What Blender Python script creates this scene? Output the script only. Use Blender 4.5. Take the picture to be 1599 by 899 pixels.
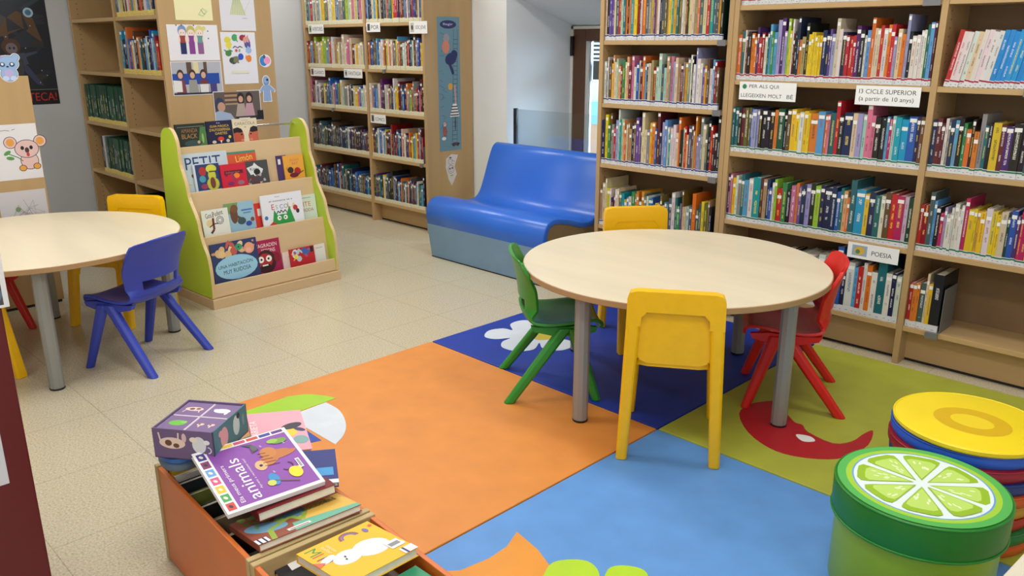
import bpy, math, random
from mathutils import Vector, Matrix, Euler
R = math.radians
scn = bpy.context.scene
for o in list(bpy.data.objects): bpy.data.objects.remove(o)
COL = scn.collection

# ------------------------------------------------------------------ camera, world, lights
cd = bpy.data.cameras.new('camera'); cam = bpy.data.objects.new('camera', cd); COL.objects.link(cam)
cam.location = (0, 0, 1.33); cam.rotation_euler = (R(90-16.635), 0, R(45.2))
cd.sensor_width = 36; cd.lens = 36*1278.6/1599; cd.clip_start = .05; cd.clip_end = 100
scn.camera = cam
scn.view_settings.view_transform = 'Standard'; scn.view_settings.look = 'None'
scn.view_settings.gamma = 1; scn.view_settings.use_curve_mapping = False
scn.view_settings.exposure = -0.02
w = bpy.data.worlds.new('world'); scn.world = w; w.use_nodes = True
bg = w.node_tree.nodes['Background']; bg.inputs[0].default_value = (.62, .80, 1, 1); bg.inputs[1].default_value = 2.2

def area(name, loc, size, power, color=(1, 1, 1), rot=(0, 0, 0)):
    l = bpy.data.lights.new(name, 'AREA'); l.shape = 'RECTANGLE'; l.size, l.size_y = size
    l.energy = power; l.color = color
    o = bpy.data.objects.new(name, l); COL.objects.link(o); o.location = loc; o.rotation_euler = rot
    return o
WARM = (1, .985, .955)
for x, y, p in ((-.7, .9, 20), (-3.1, .9, 24), (-5.2, .3, 16), (-.9, 2.6, 18), (-3.3, 2.6, 24), (-5.3, 3.1, 20), (.9, -.9, 18), (-1.9, -1.2, 18)):
    area('ceiling_panel_light', (x, y, 2.47), (1.15, .30), p, WARM)
wd = area('window_daylight', (-2.2, 5.9, 1.75), (1.2, 1.2), 520, (.58, .78, 1))
wd.rotation_euler = Vector((-2.0, -1.45, -.85)).to_track_quat('-Z', 'Y').to_euler()
area('side_fill_light', (1.9, .6, 1.5), (1.8, 1.2), 17, (.92, .96, 1), (R(90), 0, R(90)))  # added fill lamp by the right wall, which has no window

# ------------------------------------------------------------------ materials
def lin(c):
    return tuple(((v/255)/12.92 if v/255 <= .04045 else ((v/255+.055)/1.055)**2.4) for v in c)
MATS = {}
def pmat(name, c, rough=.5, noise=0, nscale=8, stretch=(1, 1, 1), metal=0, bump=0, spec=.5, coat=0):
    if name in MATS: return MATS[name]
    m = bpy.data.materials.new(name); m.use_nodes = True; nt = m.node_tree; b = nt.nodes['Principled BSDF']
    L = lin(c); b.inputs['Base Color'].default_value = (*L, 1); b.inputs['Roughness'].default_value = rough
    b.inputs['Metallic'].default_value = metal; b.inputs['Specular IOR Level'].default_value = spec
    b.inputs['Coat Weight'].default_value = coat; b.inputs['Coat Roughness'].default_value = .15
    if noise or bump:
        tc = nt.nodes.new('ShaderNodeTexCoord'); mp = nt.nodes.new('ShaderNodeMapping'); mp.inputs['Scale'].default_value = stretch
        n = nt.nodes.new('ShaderNodeTexNoise'); n.inputs['Scale'].default_value = nscale; n.inputs['Detail'].default_value = 5
        nt.links.new(tc.outputs['Object'], mp.inputs[0]); nt.links.new(mp.outputs[0], n.inputs['Vector'])
        if noise:
            r = nt.nodes.new('ShaderNodeValToRGB'); r.color_ramp.elements[0].position = .3; r.color_ramp.elements[1].position = .7
            r.color_ramp.elements[0].color = (*[v*(1-noise) for v in L], 1)
            r.color_ramp.elements[1].color = (*[min(1, v*(1+noise)) for v in L], 1)
            nt.links.new(n.outputs['Fac'], r.inputs[0]); nt.links.new(r.outputs[0], b.inputs['Base Color'])
        if bump:
            bp = nt.nodes.new('ShaderNodeBump'); bp.inputs['Strength'].default_value = bump; bp.inputs['Distance'].default_value = .01
            nt.links.new(n.outputs['Fac'], bp.inputs['Height']); nt.links.new(bp.outputs[0], b.inputs['Normal'])
    MATS[name] = m
    return m
wood = pmat('beech_laminate', (182, 151, 106), .42, .10, 7, (1, 1, .08))      # upright grain
woodh = pmat('beech_laminate_long_grain', (187, 156, 110), .42, .09, 7, (.08, 1, 1))
woodedge = pmat('beech_edge_band', (214, 186, 138), .45, .05, 10)
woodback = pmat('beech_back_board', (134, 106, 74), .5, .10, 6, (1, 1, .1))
tabletop_m = pmat('maple_table_laminate', (225, 213, 186), .33, .05, 9, (.15, 1, 1))
tabedge = pmat('table_edge_band', (172, 138, 98), .45)
rackwood = pmat('maple_rack_board', (206, 178, 138), .45, .06, 8, (.12, 1, 1))
lime = pmat('lime_laminate', (184, 212, 58), .38)
plaster = pmat('white_plaster', (238, 240, 240), .8, .03, 3, bump=.05)
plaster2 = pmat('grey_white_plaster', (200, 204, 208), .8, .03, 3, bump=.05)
ceil_m = pmat('ceiling_white', (235, 235, 232), .9)
metal_g = pmat('grey_leg_paint', (150, 152, 150), .4, metal=.25)
metal_c = pmat('chrome', (220, 220, 222), .15, metal=1)
metal_s = pmat('grey_steel_plate', (128, 130, 134), .45, metal=.4)
black = pmat('black_plastic', (22, 22, 24), .5)
yel = pmat('yellow_plastic', (246, 190, 2), .36, .03, 30)
blu = pmat('blue_plastic', (48, 66, 176), .38)
grn = pmat('green_plastic', (44, 140, 46), .36)
redp = pmat('red_plastic', (214, 34, 30), .36)
vinblue = pmat('blue_vinyl', (44, 106, 210), .30, .04, 5, bump=.06)
vinpale = pmat('pale_blue_vinyl', (120, 152, 184), .5, .05, 5)
vintan = pmat('tan_vinyl', (140, 120, 84), .5)
brownframe = pmat('brown_window_wood', (96, 62, 40), .45, .12, 20, (1, 1, .1))
maroon = pmat('maroon_panel', (92, 10, 22), .35)
orangeb = pmat('orange_bin_panel', (206, 106, 34), .42, .05, 8)
binwood = pmat('bin_birch', (186, 162, 112), .5, .08, 14, (1, .1, 1))
pages_m = pmat('paper_pages', (226, 220, 204), .8, .05, 60)
greyrim = pmat('grey_blue_rubber', (98, 116, 138), .6)

def attr_mat(name, rough, titles):
    m = bpy.data.materials.new(name); m.use_nodes = True; nt = m.node_tree; b = nt.nodes['Principled BSDF']; N = nt.nodes.new
    b.inputs['Roughness'].default_value = rough
    a = N('ShaderNodeAttribute'); a.attribute_name = 'Col'
    if not titles:
        nt.links.new(a.outputs['Color'], b.inputs['Base Color']); return m
    t = N('ShaderNodeAttribute'); t.attribute_name = 'Tit'
    uv = N('ShaderNodeUVMap'); uv.uv_map = 'UVMap'
    sp = N('ShaderNodeSeparateXYZ'); nt.links.new(uv.outputs[0], sp.inputs[0])
    def math_(op, x, y=None, z=None):
        n = N('ShaderNodeMath'); n.operation = op
        for i, v in enumerate((x, y, z)):
            if v is None: continue
            if isinstance(v, (int, float)): n.inputs[i].default_value = v
            else: nt.links.new(v, n.inputs[i])
        return n.outputs[0]
    def comb(x, y):
        c = N('ShaderNodeCombineXYZ'); nt.links.new(x, c.inputs[0]); nt.links.new(y, c.inputs[1]); return c.outputs[0]
    u, v = sp.outputs[0], sp.outputs[1]
    rnd = math_('MULTIPLY', t.outputs['Alpha'], 90)
    # word blocks along the spine
    n1 = N('ShaderNodeTexNoise'); n1.inputs['Scale'].default_value = 1; n1.inputs['Detail'].default_value = 1
    nt.links.new(comb(math_('MULTIPLY_ADD', u, 7, rnd), math_('MULTIPLY_ADD', v, 420, rnd)), n1.inputs['Vector'])
    n2 = N('ShaderNodeTexNoise'); n2.inputs['Scale'].default_value = 1; n2.inputs['Detail'].default_value = 0
    nt.links.new(comb(rnd, math_('MULTIPLY_ADD', v, 26, rnd)), n2.inputs['Vector'])
    g1 = math_('GREATER_THAN', n1.outputs['Fac'], .5); g2 = math_('GREATER_THAN', n2.outputs['Fac'], .46)
    um = math_('COMPARE', u, .5, .17)
    # coloured block somewhere along the spine
    f = math_('MULTIPLY', math_('MULTIPLY', g1, g2), um)
    vm = math_('COMPARE', v, math_('MULTIPLY_ADD', t.outputs['Alpha'], .03, .105), .062)
    f = math_('MULTIPLY', f, vm)
    mx = N('ShaderNodeMix'); mx.data_type = 'RGBA'
    f = math_('MULTIPLY', f, .8)
    nt.links.new(f, mx.inputs['Factor']); nt.links.new(a.outputs['Color'], mx.inputs['A']); nt.links.new(t.outputs['Color'], mx.inputs['B'])
    nt.links.new(mx.outputs['Result'], b.inputs['Base Color'])
    return m
bookmat = attr_mat('printed_book', .4, True)
printmat = attr_mat('printed_paper', .5, False)

# ------------------------------------------------------------------ mesh builder
class MB:
    def __init__(s): s.v = []; s.f = []; s.m = []; s.c = []; s.t = []; s.uv = []; s.col = (1, 1, 1); s.tit = (1, 1, 1, 0); s.mi = 0; s.M = None
    def add(s, vs, fs, uvs=None):
        b = len(s.v)
        for p in vs:
            p = Vector(p)
            s.v.append(tuple(s.M @ p if s.M else p))
        for i, f in enumerate(fs):
            s.f.append(tuple(b+k for k in f)); s.m.append(s.mi); s.c.append(s.col); s.t.append(s.tit)
            s.uv.append(uvs[i] if uvs and uvs[i] else None)
    def box(s, x0, x1, y0, y1, z0, z1):
        s.add([(x0,y0,z0),(x1,y0,z0),(x1,y1,z0),(x0,y1,z0),(x0,y0,z1),(x1,y0,z1),(x1,y1,z1),(x0,y1,z1)],
              [(0,3,2,1),(4,5,6,7),(0,1,5,4),(1,2,6,5),(2,3,7,6),(3,0,4,7)])
    def prism(s, pts, a0, a1, axis='z', sidemat=None):
        n = len(pts)
        def P(p, a):
            return {'z': (p[0], p[1], a), 'x': (a, p[0], p[1]), 'y': (p[0], a, p[1])}[axis]
        vs = [P(p, a0) for p in pts]+[P(p, a1) for p in pts]
        s.add(vs, [tuple(range(n))[::-1], tuple(range(n, 2*n))])
        mi = s.mi
        if sidemat is not None: s.mi = sidemat
        s.add(vs, [(i, (i+1) % n, n+(i+1) % n, n+i) for i in range(n)])
        s.mi = mi
    def rings(s, rings, cap=True):
        n = len(rings[0]); vs = [p for r in rings for p in r]; fs = []
        for k in range(len(rings)-1):
            for i in range(n):
                fs.append((k*n+i, k*n+(i+1) % n, (k+1)*n+(i+1) % n, (k+1)*n+i))
        if cap: fs.append(tuple(range(n))[::-1]); fs.append(tuple(range((len(rings)-1)*n, len(rings)*n)))
        s.add(vs, fs)
    def tube(s, p0, p1, r, n=16, r1=None):
        p0, p1 = Vector(p0), Vector(p1); d = (p1-p0).normalized()
        a = Vector((0, 0, 1)) if abs(d.z) < .9 else Vector((1, 0, 0)); u = d.cross(a).normalized(); w_ = d.cross(u)
        r1 = r if r1 is None else r1
        s.rings([[p+(u*math.cos(2*math.pi*i/n)+w_*math.sin(2*math.pi*i/n))*rr for i in range(n)] for p, rr in ((p0, r), (p1, r1))])
    def lathe(s, prof, n=48, c=(0, 0)):
        s.rings([[(c[0]+r*math.cos(2*math.pi*i/n), c[1]+r*math.sin(2*math.pi*i/n), z) for i in range(n)] for r, z in prof])
    def limb(s, p0, p1, w0, d0, w1, d1, ch=.28, flat0=True):
        """tapered leg with chamfered rectangular section; width across x, depth across y"""
        rr = []
        for p, w_, d_ in ((p0, w0, d0), (p1, w1, d1)):
            x, y, z = p; a, b = w_/2, d_/2; c = min(a, b)*2*ch
            rr.append([(x-a+c, y-b, z), (x+a-c, y-b, z), (x+a, y-b+c, z), (x+a, y+b-c, z), (x+a-c, y+b, z), (x-a+c, y+b, z), (x-a, y+b-c, z), (x-a, y-b+c, z)])
        s.rings(rr)
    def build(s, name, mats, parent=None, bevel=0, smooth=False, segs=2, angle=35):
        me = bpy.data.meshes.new(name); me.from_pydata(s.v, [], s.f)
        if not isinstance(mats, (list, tuple)): mats = [mats]
        for m in mats: me.materials.append(m)
        if len(mats) > 1: me.polygons.foreach_set('material_index', s.m)
        if mats[0] in (bookmat, printmat):
            ca = me.color_attributes.new('Col', 'FLOAT_COLOR', 'CORNER'); ta = me.color_attributes.new('Tit', 'FLOAT_COLOR', 'CORNER')
            uv = me.uv_layers.new(name='UVMap'); C, T, U = [], [], []
            for i, p in enumerate(me.polygons):
                for k in range(p.loop_total):
                    C += [*s.c[i], 1]; T += s.t[i]; U += (s.uv[i][k] if s.uv[i] else (-5, -5))
            ca.data.foreach_set('color', C); ta.data.foreach_set('color', T); uv.data.foreach_set('uv', U)
        if smooth:
            me.polygons.foreach_set('use_smooth', [True]*len(me.polygons))
            me.set_sharp_from_angle(angle=R(angle))
        me.update()
        o = bpy.data.objects.new(name, me); COL.objects.link(o)
        if parent: o.parent = parent
        if bevel:
            b = o.modifiers.new('bevel', 'BEVEL'); b.width = bevel; b.segments = segs; b.limit_method = 'ANGLE'; b.angle_limit = R(30); b.harden_normals = False
        return o

def tag(o, label=None, cat=None, group=None, kind=None):
    if label: o['label'] = label
    if cat: o['category'] = cat
    if group: o['group'] = group
    if kind: o['kind'] = kind
    return o
def thing(name, label, cat, loc=(0, 0, 0), rz=0, group=None):
    o = bpy.data.objects.new(name, None); COL.objects.link(o); o.location = loc; o.rotation_euler = (0, 0, rz); o.empty_display_size = .05
    return tag(o, label, cat, group)
def bx(name, b, m, parent=None, bevel=0, **k):
    q = MB(); q.box(*b); return q.build(name, m, parent, bevel, **k)
def struct(name, b, m):
    o = bx(name, b, m) if not isinstance(b, MB) else b.build(name, m)
    o['kind'] = 'structure'; return o
def copy_tree(o, parent=None):
    c = o.copy(); COL.objects.link(c); c.parent = parent
    for ch in list(o.children): copy_tree(ch, c)
    return c
def catmull(pts, k=6, closed=False):
    out = []; n = len(pts)
    rng = range(n) if closed else range(n-1)
    for i in rng:
        g = lambda j: pts[j % n] if closed else pts[max(0, min(n-1, j))]
        p0, p1, p2, p3 = g(i-1), g(i), g(i+1), g(i+2)
        for s in range(k):
            t = s/k
            out.append(tuple(.5*((2*b)+(-a+c)*t+(2*a-5*b+4*c-d)*t*t+(-a+3*b-3*c+d)*t**3) for a, b, c, d in zip(p0, p1, p2, p3)))
    if not closed: out.append(tuple(pts[-1]))
    return out

# text as triangles (cached)
_T = {}
def text_geo(body):
    if body in _T: return _T[body]
    cu = bpy.data.curves.new('lettering', 'FONT'); cu.body = body; cu.size = 1; cu.offset = 0; cu.resolution_u = 3
    ob = bpy.data.objects.new('lettering', cu); COL.objects.link(ob)
    bpy.context.view_layer.update()
    dg = bpy.context.evaluated_depsgraph_get(); me = ob.evaluated_get(dg).to_mesh()
    vs = [tuple(v.co[:2]) for v in me.vertices]; fs = [tuple(p.vertices) for p in me.polygons]
    ob.evaluated_get(dg).to_mesh_clear(); bpy.data.objects.remove(ob); bpy.data.curves.remove(cu)
    x1 = max(v[0] for v in vs); x0 = min(v[0] for v in vs); y0 = min(v[1] for v in vs); y1 = max(v[1] for v in vs)
    _T[body] = ([((a-x0), (b-y0)) for a, b in vs], fs, x1-x0, y1-y0); return _T[body]

class Art(MB):
    """flat printed artwork: x right, y up, thin layers along z"""
    def __init__(s, z=.0004): super().__init__(); s.z = z
    def poly(s, pts, c):
        s.col = lin(c); s.z += .00003
        s.add([(x, y, s.z) for x, y in pts], [tuple(range(len(pts)))])
    def rect(s, x0, y0, x1, y1, c): s.poly([(x0, y0), (x1, y0), (x1, y1), (x0, y1)], c)
    def ell(s, cx, cy, rx, ry, c, rot=0, n=20, a0=0, a1=360):
        ca, sa = math.cos(R(rot)), math.sin(R(rot)); p = []
        full = a1-a0 >= 360
        for i in range(n if full else n+1):
            t = R(a0+(a1-a0)*i/n); x, y = rx*math.cos(t), ry*math.sin(t); p.append((cx+x*ca-y*sa, cy+x*sa+y*ca))
        s.poly(p, c)
    def line(s, pts, wd, c):
        for (x0, y0), (x1, y1) in zip(pts, pts[1:]):
            d = math.hypot(x1-x0, y1-y0) or 1; nx, ny = -(y1-y0)/d*wd/2, (x1-x0)/d*wd/2
            s.poly([(x0+nx, y0+ny), (x0-nx, y0-ny), (x1-nx, y1-ny), (x1+nx, y1+ny)], c)
    def arc(s, cx, cy, r, a0, a1, wd, c, n=12, ry=None):
        ry = ry or r
        s.line([(cx+r*math.cos(R(a0+(a1-a0)*i/n)), cy+ry*math.sin(R(a0+(a1-a0)*i/n))) for i in range(n+1)], wd, c)
    def text(s, body, x, y, c, w=None, h=None, rot=0):
        vs, fs, W, H = text_geo(body)
        sx = (w/W) if w else h/H; sy = (h/H) if h else sx
        ca, sa = math.cos(R(rot)), math.sin(R(rot)); s.col = lin(c); s.z += .00003
        s.add([(x+a*sx*ca-b*sy*sa, y+a*sx*sa+b*sy*ca, s.z) for a, b in vs], fs)
def frame(o, ex, ey, ez, loc):
    m = Matrix.Identity(4)
    for i, a in enumerate((ex, ey, ez)):
        for j in range(3): m[j][i] = a[j]
    m.translation = Vector(loc); o.matrix_world = m; return o
FACE_PX = ((0, 1, 0), (0, 0, 1), (1, 0, 0))      # sheet on a face looking to +x
FACE_NY = ((1, 0, 0), (0, 0, 1), (0, -1, 0))     # sheet on a face looking to -y

# ------------------------------------------------------------------ room
WX = -6.163; WB = 4.123
def floor_mat():
    m = bpy.data.materials.new('terrazzo_tiles'); m.use_nodes = True; nt = m.node_tree; b = nt.nodes['Principled BSDF']; N = nt.nodes.new
    tc = N('ShaderNodeTexCoord')
    n = N('ShaderNodeTexNoise'); n.inputs['Scale'].default_value = 150; n.inputs['Detail'].default_value = 3; n.inputs['Roughness'].default_value = .7
    r = N('ShaderNodeValToRGB'); e = r.color_ramp.elements; e[0].position = .28; e[0].color = (*lin((164, 154, 128)), 1)
    e[1].position = .74; e[1].color = (*lin((220, 211, 188)), 1); k = e.new(.5); k.color = (*lin((198, 188, 162)), 1)
    n3 = N('ShaderNodeTexNoise'); n3.inputs['Scale'].default_value = 1.6; n3.inputs['Detail'].default_value = 3
    mul = N('ShaderNodeMix'); mul.data_type = 'RGBA'; mul.blend_type = 'MULTIPLY'; mul.inputs['Factor'].default_value = .35
    br = N('ShaderNodeTexBrick'); br.offset = 0; br.inputs['Scale'].default_value = 1; br.inputs['Brick Width'].default_value = .41; br.inputs['Row Height'].default_value = .41
    br.inputs['Mortar Size'].default_value = .0016; br.inputs['Color1'].default_value = (1, 1, 1, 1); br.inputs['Color2'].default_value = (1, 1, 1, 1); br.inputs['Mortar'].default_value = (.74, .73, .70, 1)
    mp = N('ShaderNodeMapping'); mp.inputs['Location'].default_value = (3.09+.41*5, -1.708+.41*9, 0)
    nt.links.new(tc.outputs['Object'], mp.inputs[0]); nt.links.new(mp.outputs[0], br.inputs['Vector'])
    for t in (n, n3): nt.links.new(tc.outputs['Object'], t.inputs['Vector'])
    nt.links.new(n.outputs['Fac'], r.inputs[0]); nt.links.new(r.outputs[0], mul.inputs['A']); nt.links.new(n3.outputs['Color'], mul.inputs['B'])
    m2 = N('ShaderNodeMix'); m2.data_type = 'RGBA'; m2.blend_type = 'MULTIPLY'; m2.inputs['Factor'].default_value = 1
    bw = N('ShaderNodeRGBToBW'); r3 = N('ShaderNodeValToRGB'); r3.color_ramp.elements[0].color = (.86, .86, .86, 1)
    nt.links.new(n3.outputs['Fac'], r3.inputs[0]); nt.links.new(r3.outputs[0], mul.inputs['B'])
    nt.links.new(mul.outputs['Result'], m2.inputs['A']); nt.links.new(br.outputs['Color'], m2.inputs['B'])
    nt.links.new(m2.outputs['Result'], b.inputs['Base Color']); b.inputs['Roughness'].default_value = .22
    return m
struct('floor', (WX-.2, 2.2, -2.7, 5.1, -.1, 0), floor_mat())
struct('ceiling', (WX-.2, 2.2, -2.7, 5.1, 2.5, 2.6), ceil_m)
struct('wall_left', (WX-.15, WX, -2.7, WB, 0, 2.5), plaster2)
struct('wall_right', (2.0, 2.15, -2.7, 5.0, 0, 2.5), plaster)
struct('wall_front', (WX, 2.0, -2.7, -2.5, 0, 2.5), plaster)
q = MB()      # back wall, with the deep window recess
NX0, NX1, WY = -4.206, -2.93, 4.83
q.box(WX-.15, NX0, WB, WY+.15, 0, 2.5); q.box(NX1, 2.0, WB, WY+.15, 0, 2.5)
q.prism([(WB, 1.66), (WY+.02, 1.445), (WY+.15, 1.445), (WY+.15, 2.5), (WB, 2.5)], NX0, NX1, 'x')
struct('wall_back', q, plaster)
# window in the recess
q = MB()
q.box(NX0+.02, NX0+.135, WY-.03, WY+.03, .02, 1.43); q.box(NX1-.135, NX1-.02, WY-.03, WY+.03, .02, 1.43)
q.box(NX0+.135, NX1-.135, WY-.03, WY+.03, 1.345, 1.43); q.box(NX0+.135, NX1-.135, WY-.03, WY+.03, .02, .14)
q.box(-3.60, -3.52, WY-.03, WY+.03, .14, 1.345)
win = q.build('window_1', brownframe, bevel=.006); win['kind'] = 'structure'
q = MB(); q.box(NX0+.135, NX0+.165, WY-.02, WY+.02, .14, 1.345); q.build('glazing_bead', pmat('pale_bead', (206, 204, 198), .4), win)
q = MB(); q.box(NX0-.0, NX0+.02, WY-.035, WY+.03, .0, 1.45); q.box(NX0, NX1, WY-.035, WY+.03, 1.43, 1.45); q.build('window_surround', pmat('cream_trim', (226, 222, 210), .5), win)
q = MB(); q.box(NX0+.005, NX0+.03, WY-.05, WY-.03, 1.24, 1.38); q.build('hinge', black, win)
def thin_glass(name, tint):
    m = bpy.data.materials.new(name); m.use_nodes = True; nt = m.node_tree; nt.nodes.clear(); N = nt.nodes.new
    t = N('ShaderNodeBsdfTransparent'); t.inputs[0].default_value = (*tint, 1); gl = N('ShaderNodeBsdfGlossy'); gl.inputs['Roughness'].default_value = .02
    lw = N('ShaderNodeFresnel'); lw.inputs[0].default_value = 1.4; mx = N('ShaderNodeMixShader'); o = N('ShaderNodeOutputMaterial')
    nt.links.new(lw.outputs[0], mx.inputs[0]); nt.links.new(t.outputs[0], mx.inputs[1]); nt.links.new(gl.outputs[0], mx.inputs[2]); nt.links.new(mx.outputs[0], o.inputs[0])
    return m
glass = thin_glass('clear_glass', (.95, .98, 1))
bx('pane', (NX0+.165, NX1-.135, WY-.003, WY+.003, .14, 1.345), glass, win)
q = MB()
for k in range(5): q.box(NX0+.15, NX1-.135, WY+.05, WY+.06, 1.215+k*.030, 1.215+k*.030+.015)
q.box(NX0+.15, NX1-.135, WY+.05, WY+.065, 1.07, 1.205)
q.build('roller_shutter', pmat('dark_shutter', (84, 74, 64), .6), win)
# outside the window
q = MB(); q.box(-16, 4, 11, 11.6, -3, 6)
o = q.build('neighbouring_building', pmat('pale_render', (236, 238, 238), .9, .04, 2)); tag(o, 'pale building facade seen outside the brown framed window', 'building')
q = MB(); q.box(-16, -5.5, 10.9, 11, -3, .02); q.build('lower_storey', pmat('terracotta_render', (226, 170, 128), .9), o)
q = MB(); q.box(-16, -5.5, 10.88, 11, .02, .38); q.build('balcony_band', pmat('aqua_band', (150, 206, 214), .8), o)
o = thing('furled_parasol', 'dark green furled cloth parasol hanging outside the window', 'parasol', (-4.20, 5.25, 0))
q = MB(); q.lathe([(.045, .45), (.05, .7), (.035, 1.05), (.012, 1.13)], 14); q.build('canopy', pmat('dark_green_cloth', (24, 92, 52), .8), o, smooth=True)
q = MB(); q.tube((0, 0, 0), (0, 0, 1.22), .010, 10); q.build('pole', pmat('white_pole', (225, 225, 225), .5), o)
struct('floor_outside', (WX, 2.0, 5.1, 10.8, -.1, 0), pmat('outside_paving', (190, 188, 182), .9))

# glass guard rail
o = thing('glass_railing', 'clear glass guard rail with a steel post across the window recess', 'railing', (-4.13, WB+.015, 0))
q = MB(); q.box(-.012, .012, -.012, .012, 0, .895); q.build('post', pmat('dark_steel', (70, 72, 76), .35, metal=.8), o, bevel=.002)
gl2 = thin_glass('tinted_rail_glass', (.93, .975, 1))
q = MB(); q.box(.014, 1.19, -.004, .004, .06, .89); q.build('glass_panel', gl2, o)

# poster on the left wall
a = Art()
pw, ph = .50, .72
a.rect(0, 0, pw, ph, (34, 38, 46)); a.rect(.0, .0, pw, .09, (20, 20, 24))
rnd = random.Random(5)
for k in range(26):
    a.poly([(rnd.uniform(0, pw), rnd.uniform(.35, ph)) for _ in range(3)], rnd.choice([(70, 74, 70), (52, 66, 74), (96, 72, 48), (44, 50, 62)]))
for k in range(24): a.ell(rnd.uniform(.06, pw-.06), rnd.uniform(.15, .4), rnd.uniform(.01, .05), rnd.uniform(.005, .03), rnd.choice([(40, 46, 62), (30, 38, 54), (58, 50, 44)]), rnd.uniform(0, 90))
a.ell(.26, .37, .055, .05, (84, 58, 40)); a.ell(.262, .358, .034, .034, (120, 112, 118)); a.ell(.252, .36, .007, .008, (34, 40, 70)); a.ell(.276, .36, .007, .008, (34, 40, 70)); a.ell(.30, .27, .04, .035, (90, 62, 44), 20)
a.poly([(.23, .325), (.33, .33), (.35, .26), (.27, .25)], (66, 74, 100)); a.poly([(.29, .25), (.34, .25), (.42, .12), (.38, .13)], (58, 66, 96)); a.poly([(.31, .32), (.40, .34), (.41, .33), (.33, .30)], (66, 74, 100))
a.poly([(0, .62), (.06, .57), (.12, .47), (.13, .49), (.08, .60), (0, .68)], (206, 200, 186)); a.ell(.17, .6, .02, .02, (160, 190, 214)); a.ell(.39, .58, .03, .03, (170, 200, 220)); a.ell(.39, .58, .018, .018, (70, 120, 160))
for k in range(14): a.ell(rnd.uniform(.01, pw-.01), rnd.uniform(.1, .7), .003, .003, (200, 210, 220))
a.text('BIBLIOTECA!', pw-.37, .024, (200, 44, 50), w=.355, h=.052); a.rect(0, .095, pw, .097, (160, 160, 160))
o = a.build('poster', printmat); frame(o, *FACE_PX, (WX+.001, 1.82-pw, .94)); tag(o, 'dark fantasy poster with red lettering on the left wall', 'poster')

# ------------------------------------------------------------------ books
PAL = dict(black=(30,30,34), navy=(30,40,84), blue=(40,90,180), sky=(92,160,214), cyan=(30,160,200), turq=(20,160,160), teal=(34,108,112), dgreen=(22,76,50), green=(50,140,70),
           lime=(160,196,60), olive=(112,104,44), yellow=(236,204,40), gold=(214,160,40), orange=(226,120,40), peach=(232,170,120), red=(196,40,40), dred=(150,24,34), maroon=(98,30,44),
           magenta=(190,30,100), pink=(236,120,150), rose=(206,120,150), purple=(84,40,110), violet=(110,80,160), lav=(164,160,206), white=(228,226,220), cream=(222,208,170), grey=(140,142,144),
           tan=(180,150,110), brown=(106,72,48), azure=(40,150,226), mint=(176,210,196), lilac=(204,180,206), slate=(74,92,104))
WORDS = dict(sky='sky blue', dgreen='dark green', turq='turquoise', dred='dark red', lav='pale lavender', cream='cream')
def jit(c, r, a=10): return tuple(max(0, min(255, v+r.uniform(-a, a))) for v in c)
def book_geo(q, t, d, h, col, tit, seed, stripe, label, r):
    """spine looks to -y; x thickness, y depth, z height. the cover is a U of two boards and the spine"""
    c = min(.002, t*.18); q.col = lin(col); q.tit = (*lin(tit), seed)
    V = [(0,0),(t,0),(t,d),(t-c,d),(t-c,c),(c,c),(c,d),(0,d)]
    vs = [(x, y, 0) for x, y in V]+[(x, y, h) for x, y in V]
    q.add(vs, [(0,1,9,8)], [[(0, 0), (1, 0), (1, h), (0, h)]])
    q.add(vs, [(1,2,10,9),(2,3,11,10),(3,4,12,11),(4,5,13,12),(5,6,14,13),(6,7,15,14),(7,0,8,15),(8,9,12,13),(9,10,11,12),(13,14,15,8),(5,4,1,0),(4,3,2,1),(0,7,6,5)])
def page_geo(q, t, d, h):
    c = min(.002, t*.18); q.col = lin((222, 214, 196)); q.box(c, t-c, c, d-.004, .003, h-.004)
def label_geo(q, t, d, h, stripe, base, r, top):
    e = .0006
    def strip(z0, z1, c, ee, u0=0, u1=1):
        q.col = lin(c); x0, x1 = t*u0-ee*(u0 == 0), t*u1+ee*(u1 == 1)
        q.add([(x0,-ee,z0),(x1,-ee,z0),(x1,-ee,z1),(x0,-ee,z1),(x0,.012,z0),(x1,.012,z0),(x1,.012,z1),(x0,.012,z1)], [(0,1,2,3),(1,5,6,2),(4,0,3,7),(3,2,6,7)])
    z1 = r.choice([.027, .029, .031])
    strip(.001, z1, base, e)
    if stripe: strip(z1-.0085, z1-.0025, stripe, e*1.6)
    zr = r.uniform(.006, .013); strip(zr, zr+.0025, (130, 132, 140), e*1.6, .35, .65)
    if top:
        zt = h-r.choice([.022, .03, .045]); strip(zt, zt+.015, (232, 232, 230), e*1.2, .1, .9)
BIG = MB()          # the many distant books: one object
COUNT = [0]
UNITS = ['', 'first', 'second', 'third', 'fourth', 'fifth', 'sixth', 'seventh', 'eighth', 'ninth', 'tenth', 'eleventh', 'twelfth', 'thirteenth', 'fourteenth', 'fifteenth', 'sixteenth', 'seventeenth', 'eighteenth', 'nineteenth']
def ordw(n):
    if n < 20: return UNITS[n]
    t = {2: 'twent', 3: 'thirt', 4: 'fort', 5: 'fift', 6: 'sixt'}[n//10]
    return t+'ieth' if n % 10 == 0 else t+'y-'+UNITS[n % 10]
def title_for(c, r):
    lum = c[0]*.3+c[1]*.59+c[2]*.11
    return r.choice([(240,236,226), (240,214,90), (230,230,240)]) if lum < 130 else r.choice([(30,30,40), (150,30,40), (30,60,120), (60,50,50)])
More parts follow.
